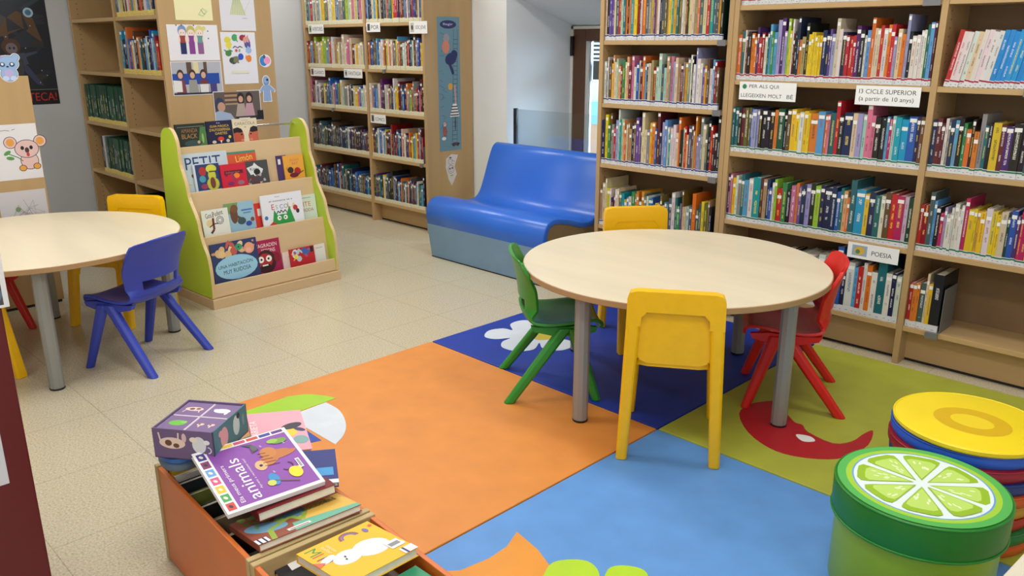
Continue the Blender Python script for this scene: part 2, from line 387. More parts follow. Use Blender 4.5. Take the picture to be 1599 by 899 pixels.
def fill(seq, x0, x1, y, z, hts, stripe, base, where, group, seed, individual=False, exact=False, depth=(.13, .17), lean=0, top=True, even=False):
    r = random.Random(seed); W = []
    for s in seq: W.append((1.0 if even else r.uniform(.6, 1.5))*(1.7 if s.endswith('W') else 1))
    tot = sum(W); k = (x1-x0)/tot; x = x0
    for i, s in enumerate(seq):
        tall = 'T' in s[-2:]; short = 'S' in s[-2:]; nm = s.rstrip('TWS'); t = W[i]*k-.0006
        c = tuple(v*.9 for v in jit(PAL[nm], r, 10)); h = r.uniform(*hts)*(1.22 if tall else 1)*(.86 if short else 1)
        h = min(h, .295); d = min(r.uniform(*depth)*(1.15 if tall else 1), .20); tit = title_for(c, r); sd = r.random()
        yy = y+r.uniform(0, .006)+(.0 if not tall else 0)
        an = lean
        M = Matrix.Translation((x, yy, z)) @ Matrix.Rotation(an, 4, 'Y')
        if individual and COUNT[0] < 300:
            COUNT[0] += 1
            q = MB(); book_geo(q, t, d, h, c, tit, sd, stripe, base, r); o = q.build('book', bookmat)
            p = MB(); page_geo(p, t, d, h); p.build('pages', bookmat, o)
            l = MB(); label_geo(l, t, d, h, stripe, base, r, False); l.build('spine_label', bookmat, o)
            if top and r.random() < .8:
                l = MB(); l.col = lin((232, 232, 230)); zt = h-r.choice([.022, .03, .045]); l.add([(t*.08, -.0008, zt), (t*.92, -.0008, zt), (t*.92, -.0008, zt+.015), (t*.08, -.0008, zt+.015)], [(0, 1, 2, 3)]); l.build('top_label', bookmat, o)
            o.matrix_world = M
            size = 'tall' if tall else ('thick' if t > .022 else ('slim' if t < .012 else 'standing'))
            tag(o, f"{size} {WORDS.get(nm, nm)} book, {ordw(i+1)} from the left on {where}", 'book', group)
        else:
            BIG.M = M
            book_geo(BIG, t, d, h, c, tit, sd, stripe, base, r); page_geo(BIG, t, d, h); label_geo(BIG, t, d, h, stripe, base, r, top and r.random() < .7)
            BIG.M = None
        x += W[i]*k
def rseq(n, names, seed, tall=.12):
    r = random.Random(seed); return [r.choice(names)+('T' if r.random() < tall else '') for _ in range(n)]

# ------------------------------------------------------------------ bookcases
def bookcase(name, label, ups, yf, depth, boards, top, t=.025, endext=None, left_kick=True):
    """ups: x of each upright's left face; boards: per bay list of underside heights"""
    o = thing(name, label, 'bookcase', (ups[0], yf, 0)); X = ups[0]
    for i, u in enumerate(ups):
        e = endext if (endext and i == len(ups)-1) else depth
        q = MB(); q.box(u-X, u-X+t, 0, e, .0, top); q.build('side_panel', wood, o, bevel=.0015)
    for i in range(len(ups)-1):
        a, b = ups[i]-X+t, ups[i+1]-X
        for z in boards[i]:
            q = MB(); q.box(a, b, .004, depth-.012, z, z+.022); q.build('shelf', woodh, o, bevel=.0012)
        q = MB(); q.box(a, b, .075, .093, .012, boards[i][0]); q.build('kickboard', woodh, o)
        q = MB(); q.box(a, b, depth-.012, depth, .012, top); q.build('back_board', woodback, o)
    q = MB(); q.box(t, ups[-1]-X, 0, depth, top-.024, top-.001); q.build('top_panel', woodh, o)
    q = MB()
    for u in ups: q.box(u-X+.003, u-X+t-.003, .005, .03, .0, .004)
    q.box(t, ups[-1]-X, .078, .09, 0, .012)
    q.build('plinth', black, o)
    q = MB()      # rows of shelf-pin holes on the inner faces
    for i, u in enumerate(ups[:-1]):
        for z in [k*.032+.2 for k in range(int((top-.3)/.032))]:
            q.box(u-X+t, u-X+t+.0006, .045, .050, z, z+.005)
    q.build('pin_holes', black, o)
    return o
RY = 3.51
RB = [.152, .484, .813, 1.145, 1.473]
bookcase('bookcase', 'wide beech bookcase along the right with coloured novels and a poetry sign', [-2.088, -1.194, -.30], RY, .26, [RB, RB], 1.86)
B2 = [.02, .337, .678, 1.0, 1.322]
bookcase('bookcase', 'narrow beech bookcase of thin storybooks between blue bench and wide bookcase', [-2.878, -2.1145], RY, .26, [B2], 1.86)
MY = 3.675; MBd = [.142, .481, .815, 1.125, 1.448]
bookcase('bookcase', 'beech bookcase left of blue bench with genre signs and height chart', [-6.086, -5.256, -4.574], MY, .30, [MBd, MBd], 1.83, endext=.436)
LY = 1.945; LB = [.145, .475, .803, 1.131, 1.458]
o = bookcase('bookcase', 'mostly empty beech bookcase whose end panel is covered with drawings', [-6.125, -5.36, -4.726], LY, .31, [LB, LB], 1.83, endext=.68)
q = MB(); q.box(.025, 1.399, .31, .322, 0, 1.83); q.box(.0, 1.399, .655, .68, 0, 1.83); q.build('rear_panel', wood, o)
q = MB(); q.box(1.37, 1.4265, -.001, .004, 0, 1.83)

# books: right bookcase
S = str.split
R2 = S("orange teal white brown black orange orange purpleT red dred white teal skyT green sky lavT purpleT lav limeT yellow whiteT maroon black navyT orangeS tan blackT yellow yellow yellow yellow yellow yellow navy navy violet lav creamT white navy red red red purpleT black white sky orangeT cream cream redT white orangeT redT lavS cream orange lavT black white white white white tealT skyT maroonT")
R3 = S("teal teal black maroon olive olive blue lav lav black black black black orange dgreenW black brown yellow yellow white yellow yellow orangeW skyW orange rose teal redT black navyW cream lav mint pinkT rose black black sky magenta mint cyan cyanW blueW navy brown")
R4 = S("purple rose yellow white greyW teal sky white turqW maroon tan navy blueS white lime redS green blackS rose orange violet navy lav black lime navyW navyW navy blue teal peach orangeS tealT cyanW yellow navyW teal white brown red magentaW lilac dgreen")
R5 = S("black brown black slate grey white white grey white maroon white blueT navyS white sky red white orange white tealT white navy white")
Q2 = S("red white white white cream white white white white azure azure azure azure azure azure azure azure")
Q3 = S("navy maroon maroon white grey navy sky black green orangeS black orangeS greyT teal black yellowW maroonW purpleW blackW blackW slateW greenW black navy")
Q4 = S("red dredW slateT sky black magentaS lav whiteS white white white white magentaT yellow yellow gold yellow white yellow yellow cream dgreen blue purple magenta magentaW yellow brown tan gold black")
Q5 = S("red orange orange slate creamT yellow blackTW")
WH = (212, 214, 218)
g = 'books on the right bookcase'
RS, GS, BS = (160, 30, 60), (30, 110, 80), (30, 50, 120)
A, B_ = -2.061, -1.196
fill(R3, A, B_, RY+.008, RB[2]+.022, (.195, .215), GS, WH, "the right bookcase's third row, left bay", g, 3, True)
fill(R4, A, B_, RY+.008, RB[1]+.022, (.20, .225), GS, WH, "the right bookcase's fourth row, left bay", g, 4, True)
fill(R2, A, B_-.005, RY+.008, RB[3]+.022, (.19, .225), RS, WH, "the right bookcase's second row, left bay", g, 2, True)
fill(Q3, -1.167, -.74, RY+.008, RB[2]+.022, (.19, .215), GS, WH, "the right bookcase's third row, right bay", g, 6, True)
fill(Q4, -1.167, -.69, RY+.008, RB[1]+.022, (.19, .215), GS, WH, "the right bookcase's fourth row, right bay", g, 7, True)
fill(Q2, -1.150, -.855, RY+.008, RB[3]+.024, (.205, .215), RS, WH, "the right bookcase's second row, right bay", g, 5, True, lean=.16, top=False, even=True)
fill(R5, -1.78, B_-.004, RY+.008, RB[0]+.022, (.20, .24), None, WH, "the right bookcase's bottom row, left bay", g, 8, True, lean=.0)
fill(Q5, -1.166, -1.035, RY+.008, RB[0]+.022, (.19, .205), None, WH, "the right bookcase's bottom row, right bay", g, 9, True)
names = "red dred orange peach gold yellow white white white white cream cream grey grey teal slate sky blue navy green olive maroon brown tan tan rose black mint slate lav violet turq".split()
g2 = 'storybooks on the narrow bookcase'
yy = RY+.008
fill(rseq(54, names, 23, .2), -2.85, -2.12, yy, B2[2]+.022, (.19, .25), BS, WH, "the narrow bookcase's third row", g2, 23, True)
fill(rseq(52, names, 22, .15), -2.85, -2.15, yy, B2[3]+.022, (.19, .25), BS, WH, "the narrow bookcase's second row", g2, 22, False)
fill(rseq(50, names, 21, .2), -2.85, -2.15, yy, B2[4]+.022, (.23, .28), BS, WH, '', g2, 21)
fill(rseq(46, names, 24, .3), -2.85, -2.14, yy, B2[1]+.022, (.16, .22), BS, WH, '', g2, 24)
fill(rseq(60, names, 20, .2), A, -1.26, yy, RB[4]+.022, (.21, .26), RS, WH, '', g, 20)
# middle bookcase
CL = (216, 214, 186)
pale = "white white white cream cream tan grey rose maroon sky yellow red dred blue mint pink slate black lime".split()
mix = "white white cream red dred orange yellow navy blue black black sky maroon grey teal purple brown".split()
dark = "black navy slate grey maroon blue teal brown brown slate white navy black".split()
xa, xb, xc, xd = -6.058, -5.262, -5.228, -4.580
ym = MY+.008
for i, (sq1, sq2, hh) in enumerate(((pale, mix, .2), (pale, mix, .19), (pale+dark, mix+pale, .18), (dark, mix, .19), (dark+['cyan'], mix+dark, .18))):
    z = MBd[4-i]+.022
    fill(rseq(36, sq1, 40+i, .15), xa, xb, ym, z, (hh-.02, hh+.015), None, CL, '', '', 40+i)
    fill(rseq(38, sq2, 50+i, .15), xc, xd-(.03 if i > 2 else 0), ym, z, (hh-.01, hh+.03), None, CL, '', '', 50+i)
# left bookcase
yl = LY+.012; YL = (222, 200, 110)
fill(['dgreen']*18, -6.07, -5.365, yl, LB[2]+.022, (.24, .243), None, YL, '', '', 60, top=False, even=True)
fill(['black', 'white', 'grey']+['dgreen']*14, -5.90, -5.365, yl, LB[1]+.022, (.235, .24), None, YL, '', '', 61, top=False, even=True)
fill(rseq(24, mix+['green', 'cyan'], 62, .2), -5.33, -4.78, yl, LB[3]+.022, (.19, .22), None, YL, '', '', 62)
fill(rseq(24, mix, 63, .2), -5.33, -4.78, yl, LB[4]+.022, (.19, .22), None, YL, '', '', 63)
fill(rseq(20, mix, 65, .2), -6.07, -5.5, yl, LB[4]+.34, (.01, .02), None, YL, '', '', 65) if 0 else None
fill(['black', 'black', 'dgreen', 'dgreen'], -4.82, -4.73, yl, LB[1]+.022, (.26, .27), None, YL, '', '', 64, top=False)
fill(['black']*22, -5.33, -4.78, yl, LB[0]+.022, (.235, .25), None, (190, 190, 190), '', '', 66, top=False, even=True)
o = BIG.build('books', bookmat); tag(o, 'rows of small or distant library books filling the remaining shelves', 'books', kind='stuff')

# metal bookends with a clip over the shelf edge
def bookend(x, y, z, h, label, w_=.05, col=metal_s):
    o = thing('bookend', label, 'bookend', (x, y, z), 0, 'bookends on the shelves')
    q = MB(); q.box(-.001, .001, .006, .15, 0, h); q.build('upright_plate', col, o)
    q = MB(); q.box(-w_, 0, -.0085, .10, .0002, .0012); q.box(-w_, -.0, -.0095, -.0078, -.026, .0012); q.build('clip_base', col, o)
bookend(-1.197+.0, RY, RB[4]+.022, .2, 'grey bookend on the top row beside the bookcase divider', .065)
bookend(-.815, RY, RB[3]+.022, .19, 'grey bookend right of the leaning white and blue books')
bookend(-1.025, RY, RB[0]+.022, .19, 'grey bookend against the black book on the lowest shelf')
bookend(-2.118, RY, B2[4]+.022, .2, 'grey bookend on the narrow bookcase, topmost row', .045)
bookend(-2.119, RY, B2[3]+.022, .2, 'grey bookend on the narrow bookcase, second row from top', .045)
bookend(-2.1185, RY, B2[2]+.022, .2, 'grey bookend on the narrow bookcase, third row from top', .045)
for i, (x, z, s) in enumerate(((-5.00, MBd[3], 'under the SÓC JOVE sign'), (-5.70, MBd[2], 'in the fantasy row'), (-4.60, MBd[1], 'at the right end of the comics row'))):
    bookend(x, MY, z+.022, .12, 'small grey bookend clip '+s, .03)

# ------------------------------------------------------------------ signs
def sign(x0, x1, z0, z1, yf, label, draw, group=None):
    w_, h_ = x1-x0, z1-z0
    q = MB(); q.box(0, w_, 0, h_, -.002, 0)
    o = q.build('shelf_sign', pmat('white_card', (236, 238, 240), .45)); frame(o, *FACE_NY, (x0, yf-.0045, z0)); tag(o, label, 'sign', group)
    a = Art(0); draw(a, w_, h_); a.build('lettering', printmat, o)
INK = (16, 18, 22)
def d1(a, w_, h_):
    a.ell(.026, h_-.022, .011, .011, (34, 130, 84)); a.text('PER ALS QUI', .05, h_-.030, INK, w=.145, h=.018); a.text('LLEGEIXEN', .010, .012, INK, w=.125, h=.0165); a.text('MOLT', .148, .012, INK, w=.066, h=.0165); a.text('BÉ', .238, .012, INK, w=.030, h=.021)
def d2(a, w_, h_):
    a.text('I3 CICLE SUPERIOR', .014, h_-.032, INK, w=w_-.03, h=.018); a.text('(a partir de 10 anys)', .016, .012, INK, w=w_-.04, h=.023)
def d3(a, w_, h_):
    a.rect(.02, .012, .085, h_-.01, (150, 170, 190)); a.ell(.052, .035, .022, .018, (214, 176, 60)); a.ell(.045, .03, .01, .01, (90, 130, 90)); a.text('POESIA', .105, .022, INK, w=.085, h=.02)
sign(-2.03, -1.75, 1.080, 1.161, RY, 'white sign reading PER ALS QUI LLEGEIXEN MOLT BÉ with a green dot', d1)
sign(-1.485, -1.224, 1.084, 1.162, RY, 'white sign reading I3 CICLE SUPERIOR (a partir de 10 anys)', d2)
sign(-1.440, -1.222, .432, .500, RY, 'white sign reading POESIA on the right bookcase', d3)
def small(txt, ic):
    def d(a, w_, h_):
        a.rect(.012, .01, .012+h_*.5, h_-.008, ic); a.ell(.012+h_*.25, h_*.5, h_*.14, h_*.2, (60, 60, 60)); a.text(txt, .02+h_*.6, h_*.28, INK, w=w_-.035-h_*.6, h=h_*.45)
    return d
for x0, x1, z0, z1, t, ic in ((-6.0, -5.78, 1.403, 1.471, 'AVENTURES', (150, 170, 110)), (-5.208, -5.04, 1.408, 1.473, 'POR', (60, 70, 80)), (-4.702, -4.50, 1.393, 1.473, 'SÓC JOVE', (190, 190, 180)),
                              (-6.01, -5.80, 1.077, 1.142, 'CLÀSSICS', (140, 90, 80)), (-5.532, -5.29, 1.077, 1.143, 'FANTASIA', (170, 190, 190)), (-5.21, -5.02, .757, .822, 'CÒMICS', (110, 90, 70))):
    if x1 > -4.574: x0, x1 = x0-.0, -4.578+.07
    sign(x0, x1, z0, z1, MY, 'small white shelf sign reading '+t, small(t, ic))

# ------------------------------------------------------------------ pinned sheets
def sheet(name, label, cat, y0, y1, z0, z1, draw, x=-4.7005, rot=0, bgc=(226, 226, 232)):
    a = Art(.0003); w_, h_ = y1-y0, z1-z0
    if bgc: a.rect(0, 0, w_, h_, bgc)
    draw(a, w_, h_)
    o = a.build(name, printmat); frame(o, *FACE_PX, (x, y0, z0)); tag(o, label, cat); 
    return o
PXL = -4.6995
def s_yellow(a, w_, h_):
    a.rect(.02, h_-.05, .12, h_-.035, (160, 168, 150)); a.rect(.02, h_-.075, .075, h_-.06, (160, 168, 150))
    a.poly([(.13, .03), (.16, .02), (.19, .05), (.16, .07)], (190, 204, 160)); a.poly([(.14, .035), (.16, .028), (.178, .05), (.16, .06)], (228, 226, 176)); a.line([(.15, .06), (.162, .04), (.172, .034)], .003, (80, 96, 70))
    a.text('hola', .02, h_-.022, (190, 120, 130), h=.012)
sheet('notice_sheet', 'pale yellow notice sheet at the top of the drawings panel', 'notice', 2.04, 2.257, 1.453, 1.70, s_yellow, PXL, bgc=(232, 228, 180))
def kid(a, x, hair, top, bot, hy):
    a.ell(x, hy, .025, .030, hair); a.ell(x, hy-.010, .019, .018, (236, 214, 204)); a.rect(x-.019, .095, x+.019, .135, top); a.ell(x-.02, .115, .006, .02, (236, 214, 204)); a.ell(x+.02, .115, .006, .02, (236, 214, 204)); a.rect(x-.017, .035, x+.017, .096, bot)
    a.ell(x-.007, hy-.012, .002, .003, INK); a.ell(x+.007, hy-.012, .002, .003, INK)
def s_girls(a, w_, h_):
    kid(a, .085, (120, 146, 190), (150, 60, 50), (30, 40, 96), .162); kid(a, .135, (186, 180, 100), (130, 60, 140), (130, 60, 140), .160); kid(a, .185, (214, 206, 130), (90, 150, 150), (140, 90, 140), .160); a.ell(.212, .175, .012, .012, (214, 206, 130))
    for x, y in ((.055, .19), (.085, .19), (.155, .19), (.235, .16), (.235, .12)): a.ell(x, y, .004, .004, (80, 80, 100))
sheet('child_drawing', 'coloured drawing of three little girls side by side', 'drawing', 1.983, 2.277, 1.236, 1.430, s_girls, PXL)
def s_dress(a, w_, h_):
    a.poly([(.06, .09), (.16, .085), (.125, .19), (.09, .19)], (206, 212, 176))
    for k in range(9): a.line([(.062+k*.0115, .088), (.092+k*.0035, .19)], .0015, (110, 140, 80))
    a.line([(.15, .1), (.19, .17)], .001, (150, 150, 160)); a.line([(.135, .07), (.165, .07)], .002, (120, 120, 130)); a.ell(.108, .205, .018, .018, (200, 204, 190))
sheet('child_drawing', 'green pencil drawing of a long dress on white paper', 'drawing', 2.303, 2.520, 1.40, 1.66, s_dress, PXL, bgc=(216, 216, 224))
def s_hands(a, w_, h_):
    r = random.Random(3)
    for x, y, c in ((.04, .25, (214, 204, 60)), (.045, .22, (220, 210, 80)), (.085, .262, (70, 160, 100)), (.135, .262, (150, 40, 60)), (.155, .25, (214, 150, 140)), (.165, .22, (90, 80, 150)), (.17, .19, (150, 180, 220)), (.04, .175, (70, 130, 70)), (.115, .155, (40, 80, 190)), (.165, .145, (226, 130, 50)), (.06, .135, (60, 80, 60)), (.085, .14, (120, 120, 90))):
        a.ell(x, y, .019, .017, c, r.uniform(0, 90))
        for k in range(4): a.ell(x+r.uniform(-.018, .018), y+r.uniform(-.018, .018), .004, .012, c, r.uniform(0, 180))
    a.line([(.07, .205), (.085, .215), (.1, .205), (.115, .215), (.13, .205)], .004, (30, 30, 60)); a.ell(.09, .19, .008, .008, (206, 60, 70)); a.ell(.11, .19, .006, .008, (120, 170, 110))
    a.rect(.05, .06, .16, .075, (222, 220, 200))
sheet('child_drawing', 'sheet of many coloured paint splotches around a dark squiggle', 'drawing', 2.291, 2.508, 1.099, 1.392, s_hands, PXL, bgc=(222, 222, 230))
def s_ph1(a, w_, h_):
    a.rect(.004, .004, w_-.004, h_-.004, (176, 178, 188)); a.rect(.09, .06, .12, h_-.004, (90, 70, 54)); a.rect(.13, .1, .16, h_-.004, (220, 206, 160)); a.rect(.19, .1, .21, h_-.004, (90, 70, 54)); a.rect(.004, .06, .28, .12, (30, 70, 160))
    for x, c in ((.05, (120, 60, 70)), (.12, (150, 150, 146)), (.185, (110, 50, 56))):
        a.ell(x, .115, .020, .028, (60, 42, 36)); a.ell(x, .11, .014, .018, (206, 168, 146)); a.poly([(x-.03, .004), (x+.03, .004), (x+.022, .085), (x-.022, .085)], c)
    a.poly([(.006, .02), (.055, .02), (.055, .08), (.006, .085)], (226, 226, 222)); a.poly([(.16, .01), (.21, .01), (.21, .06), (.16, .06)], (220, 220, 220)); a.rect(.22, .01, .26, .06, (70, 60, 120)); a.rect(.004, .004, w_-.004, .014, (40, 44, 60))
sheet('photo_print', 'photo of three children reading on a blue bench', 'photo', 1.981, 2.278, 1.045, 1.232, s_ph1, PXL)
def s_ph2(a, w_, h_):
    a.rect(.004, .004, w_-.004, h_-.004, (96, 86, 80)); a.rect(.07, .1, .15, .18, (170, 140, 110))
    for k in range(3): a.rect(.07, .11+k*.025, .15, .122+k*.025, (90, 70, 60))
    a.ell(.035, .10, .03, .045, (50, 60, 90)); a.ell(.045, .09, .024, .028, (196, 150, 126)); a.poly([(.004, .004), (.13, .004), (.10, .05), (.03, .07), (.004, .06)], (160, 180, 206))
    for x, c in ((.17, (176, 160, 150)), (.225, (190, 150, 160))):
        a.ell(x, .135, .024, .034, (44, 30, 30)); a.ell(x, .13, .015, .019, (204, 160, 138)); a.poly([(x-.04, .03), (x+.03, .03), (x+.02, .105), (x-.022, .105)], c)
    a.rect(.13, .004, .31, .03, (40, 40, 46)); a.rect(.15, .008, .22, .022, (206, 206, 206)); a.rect(.27, .01, .31, .06, (20, 24, 32))
sheet('photo_print', 'photo of children talking in front of library shelves', 'photo', 2.210, 2.508, .880, 1.060, s_ph2, PXL+.0016)
def s_drop(a, w_, h_):
    a.ell(.04, .038, .04, .038, (226, 226, 232)); a.ell(.03, .038, .026, .03, (40, 130, 200)); a.ell(.052, .04, .022, .022, (230, 150, 190)); a.ell(.035, .062, .008, .012, (60, 90, 140))
sheet('paper_cutout', 'small blue and pink paper cutout pinned near panel edge', 'paper cutout', 2.522, 2.602, 1.19, 1.27, s_drop, PXL, bgc=None)
def s_ghost(a, w_, h_):
    def body(c, e):
        a.ell(.052, .125, .022+e, .03+e, c); a.poly([(.03-e, .10), (.074+e, .10), (.105+e, .07), (.10+e, .058-e), (.075+e, .07), (.078+e, .005-e), (.054, .005-e), (.052, .03), (.050, .005-e), (.026-e, .005-e), (.03-e, .07), (.012-e, .058-e), (.004-e, .068)], c)
    body((230, 232, 238), .004); body((140, 166, 206), 0)
    a.ell(.06, .132, .007, .008, (20, 24, 40)); a.arc(.05, .12, .014, 200, 350, .0025, (20, 30, 60))
sheet('paper_cutout', 'pale blue smiling figure cut from paper', 'paper cutout', 2.505, 2.61, .985, 1.14, s_ghost, PXL, bgc=None)
# middle bookcase end panel
PXM = -4.5485
def s_chart(a, w_, h_):
    r = random.Random(9)
    a.ell(.10, h_-.05, .075, .028, (40, 46, 100)); a.text('llegir', .055, h_-.06, (200, 210, 230), w=.09, h=.02)
    a.line([(.15, h_-.08), (.12, .06)], .003, (40, 70, 90)); a.line([(.185, h_-.08), (.165, .06)], .003, (40, 70, 90))
    for k in range(24):
        f = k/24; y = .08+f*(h_-.2); a.line([(.122+f*.028, y), (.167+f*.018, y)], .003, (40, 70, 90))
    a.ell(.08, h_-.14, .03, .03, (150, 150, 160)); a.ell(.075, h_-.20, .034, .045, (206, 130, 110)); a.ell(.12, h_-.28, .055, .04, (34, 44, 96), 20); a.poly([(.07, h_-.26), (.12, h_-.31), (.15, h_-.38), (.13, h_-.39)], (34, 44, 96)); a.ell(.15, h_-.25, .03, .03, (34, 44, 96))
    a.ell(.11, h_-.47, .022, .024, (216, 160, 60)); a.line([(.15, h_-.46), (.16, h_-.62), (.15, h_-.66)], .012, (206, 150, 150)); a.poly([(.10, .24), (.19, .24), (.165, .33), (.13, .33)], (230, 230, 230))
    for k in range(4): a.rect(.105+.004*k, .247+k*.02, .185-.004*k, .255+k*.02, (30, 30, 40))
    a.ell(.15, .19, .006, .05, (60, 60, 70)); a.ell(.05, .14, .02, .035, (160, 90, 80)); a.ell(.05, .19, .013, .015, (220, 180, 160)); a.ell(.04, .09, .02, .012, (220, 220, 220)); a.ell(.15, .045, .04, .012, (90, 60, 70)); a.ell(.13, .04, .01, .012, (50, 50, 60)); a.ell(.17, .04, .01, .012, (50, 50, 60))
    for k in range(26):
        x, y = r.uniform(.01, .06), r.uniform(.1, h_-.1); a.line([(x, y), (x+r.uniform(.01, .04), y+r.uniform(-.02, .02))], .002, (60, 84, 104))
sheet('height_chart', 'tall blue illustrated height chart on the bookcase end', 'height chart', 3.790, 3.995, .585, 1.505, s_chart, PXM, bgc=(104, 142, 160))
def s_crump(a, w_, h_):
    a.poly([(.01, .2), (.005, .14), (.03, .05), (.06, .0), (.08, .03), (.11, .08), (.09, .14), (.125, .22), (.06, .23)], (216, 210, 208))
    a.arc(.055, .12, .028, 0, 360, .0025, (60, 50, 60), ry=.03); a.ell(.045, .125, .006, .008, (40, 40, 40)); a.ell(.067, .128, .006, .008, (40, 40, 40)); a.arc(.055, .115, .012, 200, 340, .002, (60, 50, 60)); a.rect(.045, .07, .075, .08, (170, 190, 110)); a.arc(.05, .175, .02, 0, 300, .002, (60, 50, 60)); a.arc(.075, .17, .012, 0, 300, .002, (60, 50, 60)); a.ell(.05, .205, .012, .005, (70, 80, 90))
sheet('paper_cutout', 'crumpled white paper scribble below the height chart', 'paper cutout', 3.835, 3.965, .33, .565, s_crump, PXM, bgc=None)

# ------------------------------------------------------------------ low cabinet at far left with the koala
o = thing('low_bookcase', 'low beech cabinet end at far left carrying the koala drawing', 'bookcase', (-5.5, .25, 0))
q = MB(); q.box(.79, .818, 0, 1.005, .015, 1.175); q.build('end_panel', wood, o, bevel=.0015)
q = MB(); q.box(0, .79, .0, 1.0, .06, .08); q.box(0, .79, 0, 1.0, .6, .62); q.box(0, .79, 0, 1.0, 1.15, 1.172); q.box(0, .79, .98, 1.0, .06, 1.15); q.build('carcass', woodh, o)
q = MB(); q.box(.01, .812, .01, .995, 0, .015); q.build('plinth', black, o)
LX = -4.6815
def s_koala(a, w_, h_):
    OUT = (50, 36, 50); P = (226, 190, 190)
    for x in (.095, .20):
        a.ell(x-.02 if x < .15 else x+.01, .185, .030, .030, OUT); a.ell(x-.02 if x < .15 else x+.01, .185, .027, .027, P); a.ell(x-.02 if x < .15 else x+.01, .185, .018, .019, (226, 160, 70))
    a.ell(.15, .09, .042, .045, OUT); a.ell(.15, .09, .039, .042, P); a.ell(.145, .15, .056, .046, OUT); a.ell(.145, .15, .053, .043, P)
    a.ell(.125, .155, .008, .010, INK); a.ell(.165, .155, .008, .010, INK); a.ell(.145, .143, .010, .014, (70, 50, 60)); a.ell(.147, .122, .007, .011, (190, 60, 60)); a.ell(.115, .055, .018, .016, OUT); a.ell(.115, .055, .015, .013, (226, 160, 70)); a.ell(.18, .06, .018, .016, OUT); a.ell(.18, .06, .015, .013, (226, 160, 70))
    a.line([(.06, .13), (.1, .11), (.12, .09)], .004, (80, 110, 60)); a.ell(.055, .135, .018, .009, (90, 150, 80), 30); a.ell(.065, .108, .018, .009, (90, 150, 80), -10)
    a.line([(.03, .243), (.06, .247), (.08, .243)], .002, (60, 60, 60)); a.line([(.09, .246), (.105, .25)], .002, (60, 60, 60))
sheet('child_drawing', 'koala drawing with orange ears on the far left cabinet', 'drawing', 1.050, 1.252, .670, .944, s_koala, LX)
def s_lowd(a, w_, h_):
    r = random.Random(1); P0 = (.1, .08)
    for k in range(40): p1 = (.13+r.gauss(0, .035), .07+r.gauss(0, .03)); a.line([P0, p1], .0012, r.choice([(150, 140, 150), (130, 150, 130), (170, 130, 120)])); P0 = p1
    a.ell(.08, .10, .012, .012, (120, 150, 110))
sheet('child_drawing', 'faint pencil scribble below the koala drawing', 'drawing', 1.03, 1.247, .42, .613, s_lowd, LX, bgc=(206, 204, 208))
a = Art(.0003); a.rect(0, 0, .06, .20, (214, 216, 222)); a.line([(.02, .1), (.04, .14)], .002, (120, 120, 120))
o = a.build('child_drawing', printmat); frame(o, *FACE_PX, (LX+.0002, .965, .60)); tag(o, 'white sheet cut off by the left edge beside koala', 'drawing')
def s_bear(a, w_, h_):
    BL = (150, 184, 226)
    def sh(c, e):
        a.ell(.075, .095, .05+e, .035+e, c); a.ell(.035, .123, .016+e, .015+e, c); a.ell(.115, .123, .016+e, .015+e, c); a.ell(.078, .045, .036+e, .034+e, c)
    sh((232, 234, 240), .005); sh((50, 60, 100), .0015); sh(BL, 0)
    for x in (.055, .097): a.ell(x, .09, .012, .011, (50, 70, 110)); a.ell(x, .092, .006, .006, (230, 236, 246))
    a.ell(.076, .08, .006, .004, INK); a.ell(.062, .025, .014, .012, (200, 214, 240)); a.ell(.095, .025, .014, .012, (200, 214, 240)); a.ell(.05, .125, .01, .006, (170, 150, 220)); a.ell(.078, .05, .02, .018, (190, 176, 226))
sheet('paper_cutout', 'blue bear paper cutout at the top of the cabinet end', 'paper cutout', 1.095, 1.24, 1.14, 1.285, s_bear, LX, bgc=None)
o = bx('desk_speaker', (-.05, 0, 0, .085, 0, .085), black, bevel=.004); o.location = (-4.70, 1.165, 1.175); tag(o, 'small black box on the cabinet behind the blue bear', 'speaker')

# ------------------------------------------------------------------ bench
o = thing('bench', 'blue vinyl bench with curved backrest below the window', 'bench', (-4.04, 3.28, 0))
BL_ = 1.03
prof = [(-.030, .205), (-.044, .26), (-.044, .31), (-.02, .362), (.03, .388), (.09, .387), (.18, .368), (.27, .342), (.34, .334), (.39, .350), (.425, .39), (.46, .47), (.50, .575), (.535, .655), (.565, .685), (.60, .690), (.63, .672), (.645, .62)]
pp = catmull(prof, 5)
def inner(pp, e):
    out = []
    for i, p in enumerate(pp):
        a0, a1 = pp[max(0, i-1)], pp[min(len(pp)-1, i+1)]; d = math.hypot(a1[0]-a0[0], a1[1]-a0[1]); out.append((p[0]+(a1[1]-a0[1])/d*e, p[1]-(a1[0]-a0[0])/d*e))
    return out
q = MB(); ip = inner(pp, .03); n = len(pp)
ringA = lambda x, P: [(x, a_, b_) for a_, b_ in P]
rows = [ringA(0, ip), ringA(0, inner(pp, .006)), ringA(.006, pp), ringA(BL_-.006, pp), ringA(BL_, inner(pp, .006)), ringA(BL_, ip)]
vs = [p for r_ in rows for p in r_]; fs = []
for k in range(len(rows)-1):
    for i in range(n-1): fs.append((k*n+i, k*n+i+1, (k+1)*n+i+1, (k+1)*n+i))
q.add(vs, fs); q.build('upholstery', vinblue, o, smooth=True, angle=60)
q = MB(); core = [(0.0, 0), (-.029, .207)]+inner(pp, .008)[1:-1]+[(.64, .62), (.655, .3), (.66, 0)]
q.prism(core, .004, BL_-.004, 'x'); q.build('base', [vintan], o)
q = MB(); q.prism([(-.0005, .0), (-.036, .225), (-.026, .225), (.012, .0)], -.001, BL_+.001, 'x'); q.build('front_skirt', vinpale, o)
